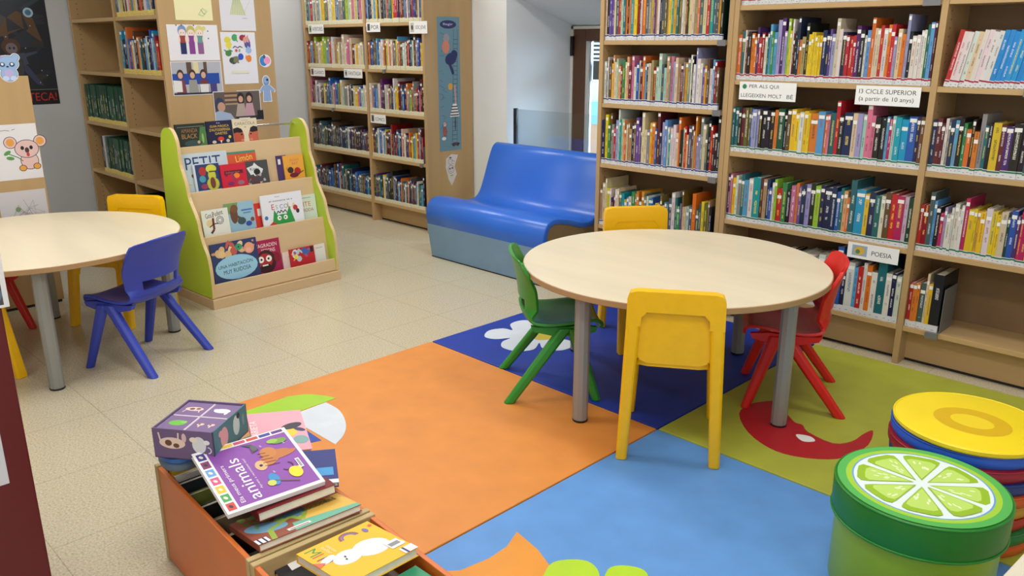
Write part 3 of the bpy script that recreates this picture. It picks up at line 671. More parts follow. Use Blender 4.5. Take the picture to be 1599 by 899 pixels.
q = MB(); q.prism([(-.004, 0), (-.004, .006), (.0, .006), (.0, 0)], 0, BL_, 'x'); q.build('bottom_seam', black, o)

# ------------------------------------------------------------------ tables
def table(label, cx, cy, z0, angs, rad=.583, H=.52, group='round tables'):
    o = thing('round_table', label, 'table', (cx, cy, z0), 0, group); H -= z0
    q = MB(); q.lathe([(rad-.001, H-.004), (rad-.004, H)], 96); q.lathe([(.01, H-.02), (rad-.001, H-.02), (rad-.001, H-.003), (.01, H-.003)], 96)
    q.build('tabletop', tabletop_m, o, smooth=True, angle=30)
    q = MB(); q.lathe([(rad-.003, H-.0245), (rad, H-.022), (rad, H-.004), (rad-.002, H-.002), (rad-.004, H-.006), (rad-.004, H-.02)], 96); q.build('edge_band', tabedge, o, smooth=True)
    for a_ in angs:
        x, y = .505*math.cos(R(a_)), .505*math.sin(R(a_))
        q = MB(); q.lathe([(.028, .006), (.028, H-.026)], 10, (x, y)); l = q.build('leg', metal_g, o, smooth=True, angle=20)
        q = MB(); q.lathe([(.027, 0), (.0285, .002), (.0285, .008), (.027, .008)], 20, (x, y)); q.build('foot_cap', black, l)
    q = MB()
    P = [(.46*math.cos(R(a_)), .46*math.sin(R(a_))) for a_ in angs]
    for i in range(4):
        (x0, y0), (x1, y1) = P[i], P[(i+1) % 4]; d = math.hypot(x1-x0, y1-y0); nx, ny = -(y1-y0)/d*.012, (x1-x0)/d*.012
        q.prism([(x0+nx, y0+ny), (x0-nx, y0-ny), (x1-nx, y1-ny), (x1+nx, y1+ny)], H-.06, H-.026)
    q.build('underframe', metal_g, o)
    return o
MT = .010
table('round maple-topped table on the coloured play mats', -1.737, 2.606, MT, (-93, -3, 87, 177))
table('round maple-topped table on the bare floor, far left', -3.93, .985, 0, (-16, 74, 164, 254))

# ------------------------------------------------------------------ chairs
def shell_chair(label, mat, loc, rz):
    o = thing('child_chair', label, 'chair', loc, R(rz))
    prof = [(.180, .262, .118), (.182, .276, .13), (.168, .290, .142), (.12, .292, .152), (.05, .284, .158), (-.02, .280, .160), (-.075, .288, .160), (-.105, .308, .156), (-.120, .338, .154), (-.124, .378, .160), (-.128, .42, .168), (-.138, .475, .170), (-.150, .525, .168), (-.157, .545, .164), (-.160, .554, .158), (-.161, .558, .148)]
    pr = catmull(prof, 4); NU = 16
    def pt(i, j):
        y, z, hw = pr[i]; u = -1+2*j/NU; uu = abs(u)
        t = min(1, max(0, (z-.286)/.07)) if y < -.03 else 0
        fwd = (.055*uu**2.6)*t*(1-.45*max(0, min(1, (z-.44)/.08))); up = (1-t)*(.016*uu**3) + (.006 if y < 0 else 0)*(1-uu**2)*t*0
        drop = .006*uu**6*(1 if z > .53 else 0)
        return (u*hw, y+fwd, z+up-drop)
    N = len(pr); cut = next(i for i in range(N) if pr[i][0] < -.08 and pr[i][1] > .315)
    sl0 = next(i for i in range(cut, N) if pr[i][1] > .340); sl1 = next(i for i in range(cut, N) if pr[i][1] > .385)
    for nm, i0, i1 in (('seat', 0, cut), ('backrest', cut, N-1)):
        vs = []; idx = {}; fs = []
        for i in range(i0, i1+1):
            for j in range(NU+1): idx[i, j] = len(vs); vs.append(pt(i, j))
        for i in range(i0, i1):
            for j in range(NU):
                if sl0 <= i < sl1 and 3 <= j < NU-3: continue
                fs.append((idx[i, j], idx[i, j+1], idx[i+1, j+1], idx[i+1, j]))
        q = MB(); q.add(vs, fs); s = q.build(nm, mat, o, smooth=True, angle=70)
        so = s.modifiers.new('thickness', 'SOLIDIFY'); so.thickness = .012; so.offset = -1
        b = s.modifiers.new('bevel', 'BEVEL'); b.width = .003; b.segments = 2; b.limit_method = 'ANGLE'; b.angle_limit = R(50)
    for sx in (-1, 1):
        q = MB(); q.limb((sx*.172, .165, 0), (sx*.142, .075, .285), .034, .034, .040, .052); q.build('leg', mat, o, bevel=.004)
        q = MB(); q.limb((sx*.176, -.172, 0), (sx*.142, .045, .287), .036, .042, .040, .055); q.build('leg', mat, o, bevel=.004)
    for sx in (-1, 1):
        q = MB(); q.prism([(-.088, .298), (-.075, .274), (.0, .256), (.10, .256), (.16, .270), (.168, .288), (.1, .296), (.0, .290), (-.072, .294)], sx*.140-.010, sx*.140+.010, 'x'); q.build('side_rib', mat, o, bevel=.006, segs=3, smooth=True)
    return o
def frame_chair(label, loc, rz, first=None):
    if first:
        c = copy_tree(first); c.location = loc; c.rotation_euler = (0, 0, R(rz)); c['label'] = label; return c
    o = thing('child_chair', label, 'chair', loc, R(rz), 'yellow moulded chairs')
    Y = -.187
    for sx in (-1, 1):
        q = MB(); q.limb((sx*.150, Y, 0), (sx*.127, Y-.002, .545), .036, .046, .046, .040, .2); q.build('leg', yel, o, bevel=.004)
        q = MB(); q.limb((sx*.150, .187, 0), (sx*.138, .150, .33), .036, .046, .050, .040, .2); q.build('leg', yel, o, bevel=.004)
    q = MB(); pts = [(-.152, .47), (-.150, .56), (-.143, .578), (-.12, .585), (.12, .585), (.143, .578), (.150, .56), (.152, .47), (.106, .47), (.104, .50), (.088, .518), (-.088, .518), (-.104, .50), (-.106, .47)]
    q.prism(pts, Y-.022, Y+.018, 'y'); q.build('top_rail', yel, o, bevel=.006, segs=3, smooth=True)
    q = MB(); pts = [(-.112, .54), (.112, .54), (.118, .38), (.105, .352), (.08, .343), (-.08, .343), (-.105, .352), (-.118, .38)]
    q.prism(pts, Y-.003, Y+.016, 'y'); q.build('back_panel', yel, o, bevel=.004, smooth=True)
    q = MB(); pts = [(-.118, -.172), (-.08, -.184), (.08, -.184), (.118, -.172), (.150, .12), (.14, .165), (.10, .18), (-.10, .18), (-.14, .165), (-.150, .12)]
    q.prism(pts, .330, .350); q.build('seat', yel, o, bevel=.008, segs=3, smooth=True)
    q = MB(); pts = [(-.16, .335), (-.160, .25), (-.122, .25), (-.115, .285), (-.09, .30), (.09, .30), (.115, .285), (.122, .25), (.160, .25), (.16, .335)]
    q.prism(pts, .135, .168, 'y'); q.build('apron', yel, o, bevel=.005, smooth=True)
    return o
shell_chair('blue moulded child chair beside the left round table', blu, (-3.518, 1.246, 0), 116.4)
shell_chair('green moulded child chair at the right round table', grn, (-2.075, 2.270, MT), -41)
shell_chair('red moulded child chair tucked under the right round table', redp, (-1.340, 2.862, MT), 119.9)
shell_chair('red chair partly hidden under the far left table', redp, (-4.385, .770, 0), -62)
y1 = frame_chair('yellow moulded chair in front of the right round table', (-1.461, 2.225, MT), 33.2)
frame_chair('yellow moulded chair behind the right round table', (-2.13, 2.972, MT), -126.9, y1)
frame_chair('yellow moulded chair behind the left round table', (-4.20, 1.40, 0), -145.5, y1)
frame_chair('yellow chair whose single leg shows beside the maroon cabinet', (-3.753, .549, 0), 20, y1)

# ------------------------------------------------------------------ play mats
def mat_noise(n, c): return pmat(n, c, .5, .06, 9, bump=.03)
def pad(label, x0, x1, y0, y1, m, dx=0):
    q = MB(); q.box(x0+.003, x1-.003, y0+.003, y1-.003, 0, MT); o = q.build('play_mat', m, bevel=.003, segs=2)
    return tag(o, label, 'mat', 'square play mats')
X0, X1, X2 = -2.79, -1.522, -.262; Y0, Y1, Y2 = 1.02, 2.245, 3.475
m_or = pad('orange square play mat with a bird shape', X0, X1, Y0, Y1, mat_noise('orange_vinyl', (218, 138, 60)))
m_db = pad('dark blue square play mat with a white flower', X0, X1, Y1, Y2, mat_noise('navy_vinyl', (16, 54, 160)))
m_lb = pad('light blue square play mat in front of the pouf', X1, X2, Y0, Y1, mat_noise('light_blue_vinyl', (92, 148, 214)))
m_li = pad('lime green square play mat with a red crescent', X1, X2, Y1, Y2, mat_noise('olive_lime_vinyl', (170, 176, 62)))
def patch(name, parent, pts, c, z=0, smooth=4, mm=None):
    pts = catmull(pts, smooth, True) if smooth > 1 else pts
    q = MB(); q.prism(pts, MT-.002, MT+.0012+z); b = q.build(name, mm or pmat(name+'_vinyl', c, .5, .05, 9), parent)
    return b
FL = [(-2.66, 2.46), (-2.705, 2.53), (-2.68, 2.60), (-2.63, 2.615), (-2.70, 2.67), (-2.70, 2.75), (-2.63, 2.79), (-2.56, 2.75), (-2.54, 2.72), (-2.52, 2.80), (-2.44, 2.83), (-2.38, 2.77), (-2.41, 2.69), (-2.33, 2.70), (-2.28, 2.64), (-2.29, 2.57), (-2.36, 2.54), (-2.42, 2.58), (-2.38, 2.50), (-2.42, 2.43), (-2.50, 2.42), (-2.55, 2.47), (-2.56, 2.53), (-2.60, 2.47)]
patch('white_flower', m_db, FL, (214, 224, 236)); patch('flower_centre', m_db, [(-2.52, 2.63), (-2.50, 2.70), (-2.44, 2.70), (-2.42, 2.64), (-2.46, 2.60)], (206, 190, 60), .0006)
patch('red_crescent', m_li, [(-1.38, 2.56), (-1.395, 2.66), (-1.36, 2.74), (-1.325, 2.76), (-1.27, 2.70), (-1.20, 2.64), (-1.17, 2.64), (-1.13, 2.60), (-1.03, 2.58), (-.99, 2.64), (-.985, 2.72), (-.972, 2.775), (-.94, 2.66), (-.95, 2.54), (-.99, 2.46), (-1.08, 2.40), (-1.17, 2.395), (-1.28, 2.45)], (176, 24, 36), smooth=3)
patch('crescent_eye', m_li, [(-1.15, 2.55), (-1.11, 2.572), (-1.08, 2.55), (-1.11, 2.52)], (236, 236, 236), .0006, 5)
patch('lime_shape', m_or, [(-2.56, 1.2), (-2.69, 1.20)]+catmull([(-2.70, 1.45), (-2.67, 1.51), (-2.61, 1.555), (-2.555, 1.575)], 4)+[(-2.55, 1.36)], (160, 204, 52), smooth=1)
patch('white_shape', m_or, [(-2.54, 1.355)]+catmull([(-2.55, 1.525), (-2.47, 1.525), (-2.40, 1.505), (-2.33, 1.47), (-2.27, 1.42), (-2.23, 1.36)], 4), (208, 216, 226), smooth=1)
patch('blue_shape', m_or, [(-2.47, 1.35), (-2.29, 1.342), (-2.30, 1.31), (-2.34, 1.26), (-2.42, 1.22), (-2.5, 1.22)], (40, 76, 170), smooth=1)
patch('orange_shape', m_lb, [(-1.46, 1.13), (-1.40, 1.20), (-1.385, 1.29), (-1.39, 1.36), (-1.42, 1.43), (-1.32, 1.41), (-1.20, 1.36), (-1.1, 1.27), (-1.1, 1.13)], (226, 148, 50), smooth=1)
patch('lime_leaf', m_lb, [(-1.25, 1.38), (-1.235, 1.43), (-1.19, 1.465), (-1.14, 1.45), (-1.11, 1.40), (-1.13, 1.32), (-1.2, 1.30)], (176, 214, 40), .0008)
patch('lime_leaf', m_lb, [(-1.13, 1.475), (-1.11, 1.52), (-1.06, 1.54), (-1.02, 1.50), (-1.02, 1.42), (-1.08, 1.40)], (176, 214, 40), mm=MATS['lime_leaf_vinyl'], z=.0008)

# ------------------------------------------------------------------ pouf
PF = (-.557, 1.962)
o = thing('pouf', 'round green pouf with a printed lime slice top', 'pouf', (*PF, MT))
pl_ = pmat('lime_pouf_vinyl', (140, 174, 12), .36, .06, 5, bump=.06); pg_ = pmat('green_pouf_vinyl', (28, 118, 30), .34, .04, 5, bump=.05)
q = MB(); q.lathe([(.180, 0), (.186, .01), (.187, .205)], 72); q.build('body', pl_, o, smooth=True)
q = MB(); q.lathe([(.185, .198), (.1965, .203), (.198, .215), (.199, .275), (.196, .286), (.188, .290), (.02, .290)], 72); q.build('lid', pg_, o, smooth=True)
def ringtube(name, r, z, tr, m, parent, n=72, k=8):
    q = MB(); vs = []; fs = []
    for i in range(n):
        for j in range(k):
            a_, b_ = 2*math.pi*i/n, 2*math.pi*j/k; vs.append(((r+tr*math.cos(b_))*math.cos(a_), (r+tr*math.cos(b_))*math.sin(a_), z+tr*math.sin(b_)))
            fs.append((i*k+j, ((i+1) % n)*k+j, ((i+1) % n)*k+(j+1) % k, i*k+(j+1) % k))
    q.add(vs, fs); return q.build(name, m, parent, smooth=True, angle=80)
ringtube('piping', .1965, .285, .0028, pmat('green_piping', (30, 130, 40), .35), o); ringtube('piping', .1975, .203, .003, MATS['green_piping'], o)
a = Art(.290)
a.ell(0, 0, .192, .192, (84, 180, 84), n=72); a.ell(0, 0, .172, .172, (164, 206, 60), n=72); a.ell(0, 0, .158, .158, (110, 160, 220), n=72); a.ell(0, 0, .154, .154, (226, 240, 240), n=72)
def wedge(a, mid, r0, r1, half, c, rr):
    P = []
    ca, sa = math.cos(R(mid)), math.sin(R(mid))
    base = [(r0, 0), (r1*.80, r1*.80*math.tan(R(half))*.98), (r1*.92, r1*.86*math.tan(R(half))), (r1*.99, r1*.6*math.tan(R(half))), (r1, 0), (r1*.99, -r1*.6*math.tan(R(half))), (r1*.92, -r1*.86*math.tan(R(half))), (r1*.80, -r1*.80*math.tan(R(half))*.98)]
    a.poly([(x*ca-y*sa, x*sa+y*ca) for x, y in base], c)
rn = random.Random(4)
for k in range(8):
    m_ = 20+45*k
    wedge(a, m_, .017, .146, 19, (150, 190, 40), 0); wedge(a, m_, .026, .128, 17, (188, 222, 108), 0)
    for s_ in range(7):
        rr, an = rn.uniform(.06, .115), m_+rn.uniform(-12, 12); a.ell(rr*math.cos(R(an)), rr*math.sin(R(an)), .0065, .0025, (232, 246, 200), an)
a.build('lime_slice_print', printmat, o)

# stack of round cushions
CX, CY = -.575, 2.37
cols = [('orange', (200, 84, 30), 'at the bottom of the stack'), ('green', (24, 110, 52), 'second from the bottom of the stack'), ('red', (170, 40, 30), 'third from the bottom of the stack'), ('gold', (190, 140, 40), 'fourth from the bottom of the stack'), ('orange', (200, 84, 30), 'in the middle of the stack'),
        ('navy', (28, 52, 120), 'fourth from the top of the stack'), ('dark red', (150, 24, 44), 'third from the top of the stack'), ('blue', (38, 92, 200), 'just under the yellow one'), ('yellow', (240, 214, 30), 'with a ring print, on top of the stack')]
rc = random.Random(12); TH = (.325-MT-.018)/8
for i, (nm, c, wh) in enumerate(cols):
    r_ = .198; z0 = MT+i*TH; th = TH if i < 8 else .018
    o = thing('round_cushion', f'round {nm} floor cushion {wh}', 'cushion', (CX+(rc.uniform(-.008, .008) if i < 8 else 0), CY+(rc.uniform(-.008, .008) if i < 8 else 0), z0), 0, 'stacked round cushions')
    vm = pmat(nm.replace(' ', '_')+'_cushion_vinyl', c, .42, .04, 6, bump=.08)
    q = MB(); q.lathe([(.01, 0), (r_-.008, .0005), (r_-.002, th*.3), (r_-.001, th*.6), (r_-.006, th-.002), (r_-.012, th-.0005), (.01, th-.0004)], 72); q.build('pad', vm, o, smooth=True)
    ringtube('piping', r_-.0035, th-.0035, .003, vm, o)
    if i == len(cols)-1:
        a = Art(th-.0002); a.ell(.005, -.004, .098, .085, (216, 176, 14), n=48); a.ell(.005, -.004, .055, .042, (236, 208, 34), n=48); a.build('ring_print', printmat, o)

# ------------------------------------------------------------------ display rack
RK = thing('display_rack', 'lime sided maple rack displaying picture books face out', 'display rack', (-3.975, 1.757, 0), R(92.6))
RW = .793
side = [(0, .056), (-.004, .13), (.0, .22), (.014, .285), (.045, .335), (.068, .40), (.082, .46), (.118, .52), (.148, .57), (.160, .63), (.178, .68), (.200, .73), (.205, .80), (.215, .86), (.25, .905), (.30, .915), (.35, .90), (.38, .85), (.40, .72), (.41, .4), (.41, .056)]
sp_ = [side[0]]+catmull(side[1:-1], 3)+[side[-1]]
for x in (0, RW-.018):
    q = MB(); q.prism(sp_, x, x+.018, 'x', sidemat=1); q.build('side_panel', [lime, woodedge], RK)
q = MB(); q.box(-.004, RW+.004, -.012, .415, 0, .052); q.build('base', rackwood, RK, bevel=.002)
T = [(.010, .125, .052), (.108, .36, .27), (.192, .585, .48), (.288, .81, .70)]
for i, (d, zt, zf) in enumerate(T):
    q = MB()
    if i == 0: q.prism([(d-.008, .058), (d, zt), (d+.012, zt), (d+.006, .058)], .018, RW-.018, 'x')
    else: q.prism([(d-.045, T[i-1][2]+.012), (d-.009, zt), (d+.004, zt), (d-.033, T[i-1][2]+.012)], .018, RW-.018, 'x')
    q.build('front_board', rackwood, RK, bevel=.0015)
    q = MB(); e = T[i+1][0]-.034 if i < 3 else .37
    q.box(.018, RW-.018, d-.002, e, zf, zf+.010); q.build('ledge', rackwood, RK)
q = MB(); q.box(.018, RW-.018, .385, .40, .056, .70); q.build('back_board', rackwood, RK)
q = MB(); q.tube((.018, .335, .885), (RW-.018, .335, .885), .007, 14); q.build('rod', metal_c, RK, smooth=True)

def picture_book(label, w_, h_, t, cover, draw, M, name='picture_book', group=None, spine=None, vis=0):
    q = MB(); q.col = lin(cover); q.tit = (0, 0, 0, 0)
    q.box(0, w_, 0, h_, -.0015, 0); q.box(0, w_, 0, h_, -t, -t+.0015)
    if spine: q.col = lin(spine)
    q.box(0, .0015, 0, h_, -t+.0015, -.0015)
    o = q.build(name, printmat); o.matrix_world = M; tag(o, label, 'book', group)
    q = MB(); q.col = lin((224, 218, 204)); q.box(.0015, w_-.003, .003, h_-.003, -t+.0015, -.0015); q.build('pages', pages_m, o)
    if draw:
        a = Art(.0002); draw(a, w_, h_-vis); a.v = [(x, y+vis, z) for x, y, z in a.v]; a.build('cover_print', printmat, o)
    return o
RM = Matrix.Translation((-3.975, 1.757, 0)) @ Matrix.Rotation(R(92.6), 4, 'Z')
def on_rack(label, tier, w0, w1, ztop, cover, draw, t=.008, off=0):
    d, _, zf = T[tier]; zb = zf+.011; tilt = math.atan((.036)/(.28)) if tier < 3 else .07
    nxt = (T[tier+1][0]-.045) if tier < 3 else .305
    yb = nxt-.010-off*.011 + (0 if tier < 3 else 0)
    h_ = (ztop-zb)/math.cos(tilt)
    M = RM @ Matrix.Translation((w0, yb, zb)) @ Matrix(((1, 0, 0, 0), (0, math.sin(tilt), -math.cos(tilt), 0), (0, math.cos(tilt), math.sin(tilt), 0), (0, 0, 0, 1)))
    return picture_book(label, w1-w0, h_, t, cover, draw, M, group='picture books on the display rack', vis=max(0, T[tier][1]-zb-.004))
def blobs(a, w_, h_, n, cols, y0, y1, seed, s=.03):
    r = random.Random(seed)
    for k in range(n): a.ell(r.uniform(.01, w_-.01), r.uniform(y0, y1), r.uniform(.2, 1)*s*.5, r.uniform(.2, 1)*s*.5, r.choice(cols), r.uniform(0, 90), n=10)
def eyes(a, x, y, r_, gap): 
    for s_ in (-1, 1): a.ell(x+s_*gap, y, r_, r_, (240, 240, 236)); a.ell(x+s_*gap*.9, y, r_*.35, r_*.35, INK)
def c_una(a, w_, h_):
    blobs(a, w_, h_, 16, [(214, 180, 130), (196, 140, 110), (230, 200, 160), (190, 90, 80)], h_-.07, h_-.012, 2, .05); a.ell(.16, h_-.035, .02, .018, (60, 150, 110)); a.ell(.16, h_-.035, .004, .004, INK); a.ell(.22, h_-.05, .03, .03, (226, 160, 120)); a.ell(.215, h_-.06, .016, .012, (236, 170, 160)); a.ell(.06, h_-.06, .02, .02, (222, 190, 140))
    a.ell(w_*.5, .065, w_*.46, .065, (150, 200, 226)); a.text('UNA HABITACIÓN', .030, .066, INK, w=.20, h=.023, rot=3); a.text('MUY RUIDOSA', .055, .034, INK, w=.16, h=.022, rot=3)
on_rack('book titled UNA HABITACIÓN MUY RUIDOSA, lowest tier', 0, .050, .318, .322, (44, 58, 104), c_una, .01, 1)
def c_agr(a, w_, h_):
    a.text("M'AGRADEN", -.0+.004, h_-.040, (236, 220, 220), w=.14, h=.021); a.text('PETONS', .045, h_-.070, (236, 220, 220), w=.085, h=.021)
    a.ell(.065, .055, .062, .065, (60, 24, 34)); a.ell(.06, .06, .045, .042, (170, 40, 44)); eyes(a, .06, .07, .018, .024); a.ell(.06, .03, .03, .014, (40, 16, 26)); a.rect(.04, .032, .075, .04, (236, 232, 226)); a.ell(.135, .07, .02, .028, (130, 24, 44))
on_rack('crimson book with a wide-eyed face reading AGRADEN PETONS', 0, .300, .462, .294, (160, 24, 74), c_agr, .01, 0)
def c_rs(a, w_, h_):
    a.ell(.035, h_-.03, .02, .026, (206, 226, 226)); blobs(a, w_, h_, 14, [(60, 100, 170), (150, 90, 160), (230, 120, 140), (180, 200, 210)], .03, h_-.01, 6, .04); a.ell(.04, .05, .012, .014, (236, 220, 90)); a.line([(.01, .07), (.04, .05), (.02, .03)], .006, (240, 190, 50)); a.rect(.135, h_-.035, .155, h_-.003, (40, 30, 30))
on_rack('small red comic with a yellow creature, lowest tier', 0, .510, .672, .216, (186, 36, 44), c_rs, .008, 1)
def c_wh(a, w_, h_): a.rect(.02, h_-.03, w_-.01, h_-.027, (200, 150, 150)); a.ell(.03, .04, .012, .02, (220, 200, 190))
on_rack('white-edged pink booklet beside the small red comic', 0, .468, .535, .205, (226, 200, 196), c_wh, .006, 0)
on_rack('white rounded booklet at the right of the lowest tier', 0, .640, .752, .212, (222, 222, 220), lambda a, w_, h_: a.text('cançons', .05, h_-.025, (180, 90, 90), w=.045, h=.008), .006, 0)
def c_gos(a, w_, h_):
    a.text('Gos Pudent', .022, h_-.045, (30, 30, 34), w=.10, h=.026, rot=8); a.ell(.04, .065, .02, .02, (222, 200, 150)); a.line([(.06, .09), (.058, .03), (.04, .012)], .012, (96, 40, 40)); a.line([(.035, .045), (.06, .06), (.085, .06)], .005, (60, 30, 34)); a.arc(.098, .075, .02, 0, 360, .003, (70, 50, 90)); a.arc(.098, .075, .012, 0, 360, .003, (100, 80, 120)); a.line([(.06, .09), (.062, .115)], .003, (140, 50, 50))
on_rack('white book with a dog drawing reading Gos Pudent', 1, .062, .212, .490, (222, 224, 214), c_gos, .006, 1)
def c_bear(a, w_, h_):
    a.rect(0, 0, w_, h_, (146, 186, 206)); a.poly([(0, h_), (.08, h_), (.07, h_-.05), (0, h_-.06)], (120, 150, 90)); a.ell(.05, .09, .022, .05, (104, 70, 50)); a.ell(.055, .12, .022, .022, (120, 80, 56)); a.line([(.05, .09), (.09, .06)], .014, (104, 70, 50)); a.ell(.09, .05, .025, .02, (60, 84, 90)); a.ell(.13, .03, .018, .014, (50, 80, 160)); a.ell(.155, .05, .012, .012, (130, 70, 60)); a.rect(.095, h_-.05, .16, h_-.042, (70, 110, 170)); a.rect(.105, h_-.065, .15, h_-.058, (90, 130, 180))
on_rack('pale blue picture book with a brown bear climbing', 1, .200, .372, .506, (150, 190, 210), c_bear, .008, 0)
on_rack('plain red book behind the white school book', 1, .360, .44, .484, (206, 52, 40), lambda a, w_, h_: a.rect(.03, .06, .05, .1, (226, 220, 210)), .008, 0)
def c_esc(a, w_, h_):
    x = .062
    for ch, c in zip('ESCOLA', ((190, 40, 60), (120, 170, 110), (90, 110, 170), (60, 140, 110), (226, 120, 50), (210, 180, 60))): a.text(ch, x, h_-.085, c, h=.030 if ch in 'EL' else .024); x += .026
    a.text('el monstre va a', .05, h_-.042, (40, 40, 60), w=.15, h=.010); a.text('Anna', .09, h_-.018, (90, 90, 90), w=.03, h=.006)
    a.poly([(.055, 0), (.075, .085), (.10, .04), (.15, .05), (.175, .095), (.20, 0)], (44, 150, 70)); a.ell(.125, .02, .06, .035, (44, 150, 70)); eyes(a, .122, .035, .013, .02); a.line([(.09, .06), (.10, .075), (.11, .062), (.12, .078), (.13, .062), (.145, .076), (.155, .06)], .005, (20, 20, 30)); a.ell(.022, .045, .011, .011, (50, 120, 180)); a.poly([(.03, 0), (.06, .02), (.09, 0)], (200, 60, 50)); a.ell(.225, .06, .011, .013, (50, 50, 60)); a.ell(.212, h_-.09, .015, .015, (190, 50, 50))
on_rack('large white book with a green monster reading ESCOLA', 1, .405, .668, .524, (226, 228, 236), c_esc, .010, 2)
def c_nite(a, w_, h_): a.text('ITE', .035, h_-.065, (200, 110, 60), w=.05, h=.026); a.text('RODA', .03, .04, (150, 50, 60), w=.07, h=.018); a.rect(.02, h_-.018, .09, h_-.015, (130, 140, 130))
on_rack('pale green book half hidden behind the school book', 1, .650, .772, .490, (206, 220, 208), c_nite, .008, 0)
def c_petit(a, w_, h_): a.rect(0, 0, w_, h_, (190, 204, 214)); a.text('PETIT', .012, h_-.082, (24, 52, 110), w=.20, h=.062); a.text('HEROI', .14, h_-.10, (190, 50, 90), w=.06, h=.014); blobs(a, w_, h_, 10, [(60, 110, 90), (120, 60, 60), (190, 190, 160)], .02, .09, 8)
on_rack('large picture magazine with the word PETIT in blue', 2, .048, .300, .775, (200, 212, 220), c_petit, .006, 0)
def c_p2(a, w_, h_):
    a.rect(.012, 0, w_, h_-.004, (36, 60, 110)); a.ell(.05, .10, .02, .024, (170, 50, 50)); a.ell(.045, .06, .018, .018, (70, 150, 170)); a.ell(.1, .11, .03, .022, (206, 206, 70)); a.ell(.1, .075, .022, .03, (196, 196, 60)); a.ell(.1, .03, .035, .035, (186, 186, 60)); a.ell(.1, .035, .015, .03, (110, 60, 50)); a.ell(.05, .02, .02, .014, (150, 60, 90)); a.rect(.085, .092, .125, .098, (60, 50, 40))
on_rack('book with a small figure in a yellow hat', 2, .092, .238, .720, (206, 214, 226), c_p2, .006, 1)
def c_red(a, w_, h_): a.rect(.02, h_-.055, w_-.02, h_-.035, (90, 30, 40)); a.text('laberint', .03, h_-.05, (180, 110, 110), w=w_-.07, h=.010); a.ell(.09, .06, .018, .014, (236, 130, 40)); a.ell(.07, .05, .008, .03, (150, 50, 100), 20); a.ell(.11, .02, .02, .012, (150, 110, 130)); a.line([(.02, .075), (.03, .06), (.04, .075)], .005, (110, 20, 40)); a.ell(.05, .02, .02, .01, (120, 40, 100))
on_rack('bright red book in the middle of the third tier', 2, .238, .388, .704, (200, 30, 56), c_red, .01, 2)
def c_lim(a, w_, h_): a.rect(0, h_-.075, w_, h_-.012, (206, 86, 50)); a.text('Limón', .05, h_-.058, (240, 200, 90), w=.1, h=.035, rot=5); a.rect(0, .0, .04, h_-.075, (120, 160, 140)); a.ell(.03, h_-.10, .02, .014, (170, 200, 180))
on_rack('orange banded book behind the red one', 2, .300, .472, .762, (70, 130, 110), c_lim, .008, 0)
on_rack('grey-white sheet of a tall book at the rear of third tier', 2, .330, .520, .805, (198, 202, 206), lambda a, w_, h_: (a.rect(.005, h_-.04, .05, h_-.01, (150, 116, 70)), a.text('AVENTURA', .07, h_-.052, (70, 50, 60), w=.09, h=.012)), .004, -1.5)
def c_kit(a, w_, h_): a.poly([(.01, h_-.035), (.05, h_-.025), (.06, h_-.01), (.08, h_-.03), (.11, h_-.05), (.10, h_-.07), (.03, h_-.075)], (214, 222, 220)); a.text('Kitty', .03, h_-.058, INK, w=.055, h=.022); eyes(a, .07, .05, .008, .012); blobs(a, w_, h_, 14, [(150, 110, 100), (190, 180, 180), (110, 50, 50)], .0, .05, 7); a.ell(.07, .065, .02, .016, (30, 30, 34))
on_rack('dark book with a white splash reading Kitty', 2, .388, .530, .705, (70, 72, 74), c_kit, .008, 1)
def c_yl(a, w_, h_): a.text('FOXY', .045, h_-.035, (196, 100, 110), w=.06, h=.014); a.text('BAT', .055, h_-.055, (196, 100, 110), w=.04, h=.014); a.ell(.04, .05, .02, .018, (60, 44, 44)); a.ell(.085, .04, .022, .022, (170, 40, 40)); a.ell(.06, .02, .03, .014, (110, 30, 50)); a.line([(.07, .015), (.125, .04)], .005, (70, 50, 40)); a.line([(.02, h_-.065), (.016, h_-.075), (.024, h_-.085)], .003, (90, 50, 60))
on_rack('orange-yellow book at the right of the third tier', 2, .632, .765, .713, (226, 162, 64), c_yl, .008, 1)
on_rack('purple-spined book behind the orange-yellow book', 2, .596, .66, .716, (70, 50, 104), lambda a, w_, h_: a.rect(.008, h_-.05, .025, h_-.02, (220, 220, 224)), .01, 0)
def c_am(a, w_, h_): a.rect(0, 0, w_, h_, (30, 42, 36)); a.poly([(w_*.7, 0), (w_, 0), (w_, h_-.02), (w_*.82, h_-.02)], (70, 120, 66)); a.ell(.09, .018, .05, .016, (54, 76, 78)); a.ell(.12, .022, .008, .008, (190, 170, 120)); a.ell(.145, .04, .006, .026, (150, 170, 104)); a.text('AMANDA', .03, h_-.045, (160, 110, 60), w=.09, h=.02); a.text('BLACK', .03, h_-.076, (180, 130, 70), w=.085, h=.024); a.rect(.01, h_-.017, w_-.01, h_-.014, (120, 130, 110))
on_rack('dark green book titled AMANDA BLACK on the top tier', 3, .050, .215, .925, (24, 28, 28), c_am, .012)
def c_gu(a, w_, h_):
    a.text('GUIA MÀGICA', .02, h_-.034, (226, 190, 60), w=.11, h=.015); a.text("D'AUTODEFENSA", .015, h_-.054, (226, 190, 60), w=.12, h=.014); a.text('GAIETES', .045, h_-.073, (226, 190, 60), w=.07, h=.013); a.text('la', .06, h_-.014, (200, 200, 210), w=.02, h=.006)
    a.ell(.075, .028, .018, .013, (200, 60, 40)); a.poly([(.069, .02), (.081, .02), (.075, .004)], (236, 230, 220)); a.ell(.035, .014, .012, .008, (200, 190, 180)); a.ell(.115, .016, .010, .009, (200, 190, 180)); a.ell(.128, .036, .008, .008, (206, 190, 70))
on_rack('navy book with yellow title GUIA MÀGICA on the top tier', 3, .222, .370, .930, (26, 26, 62), c_gu, .012)
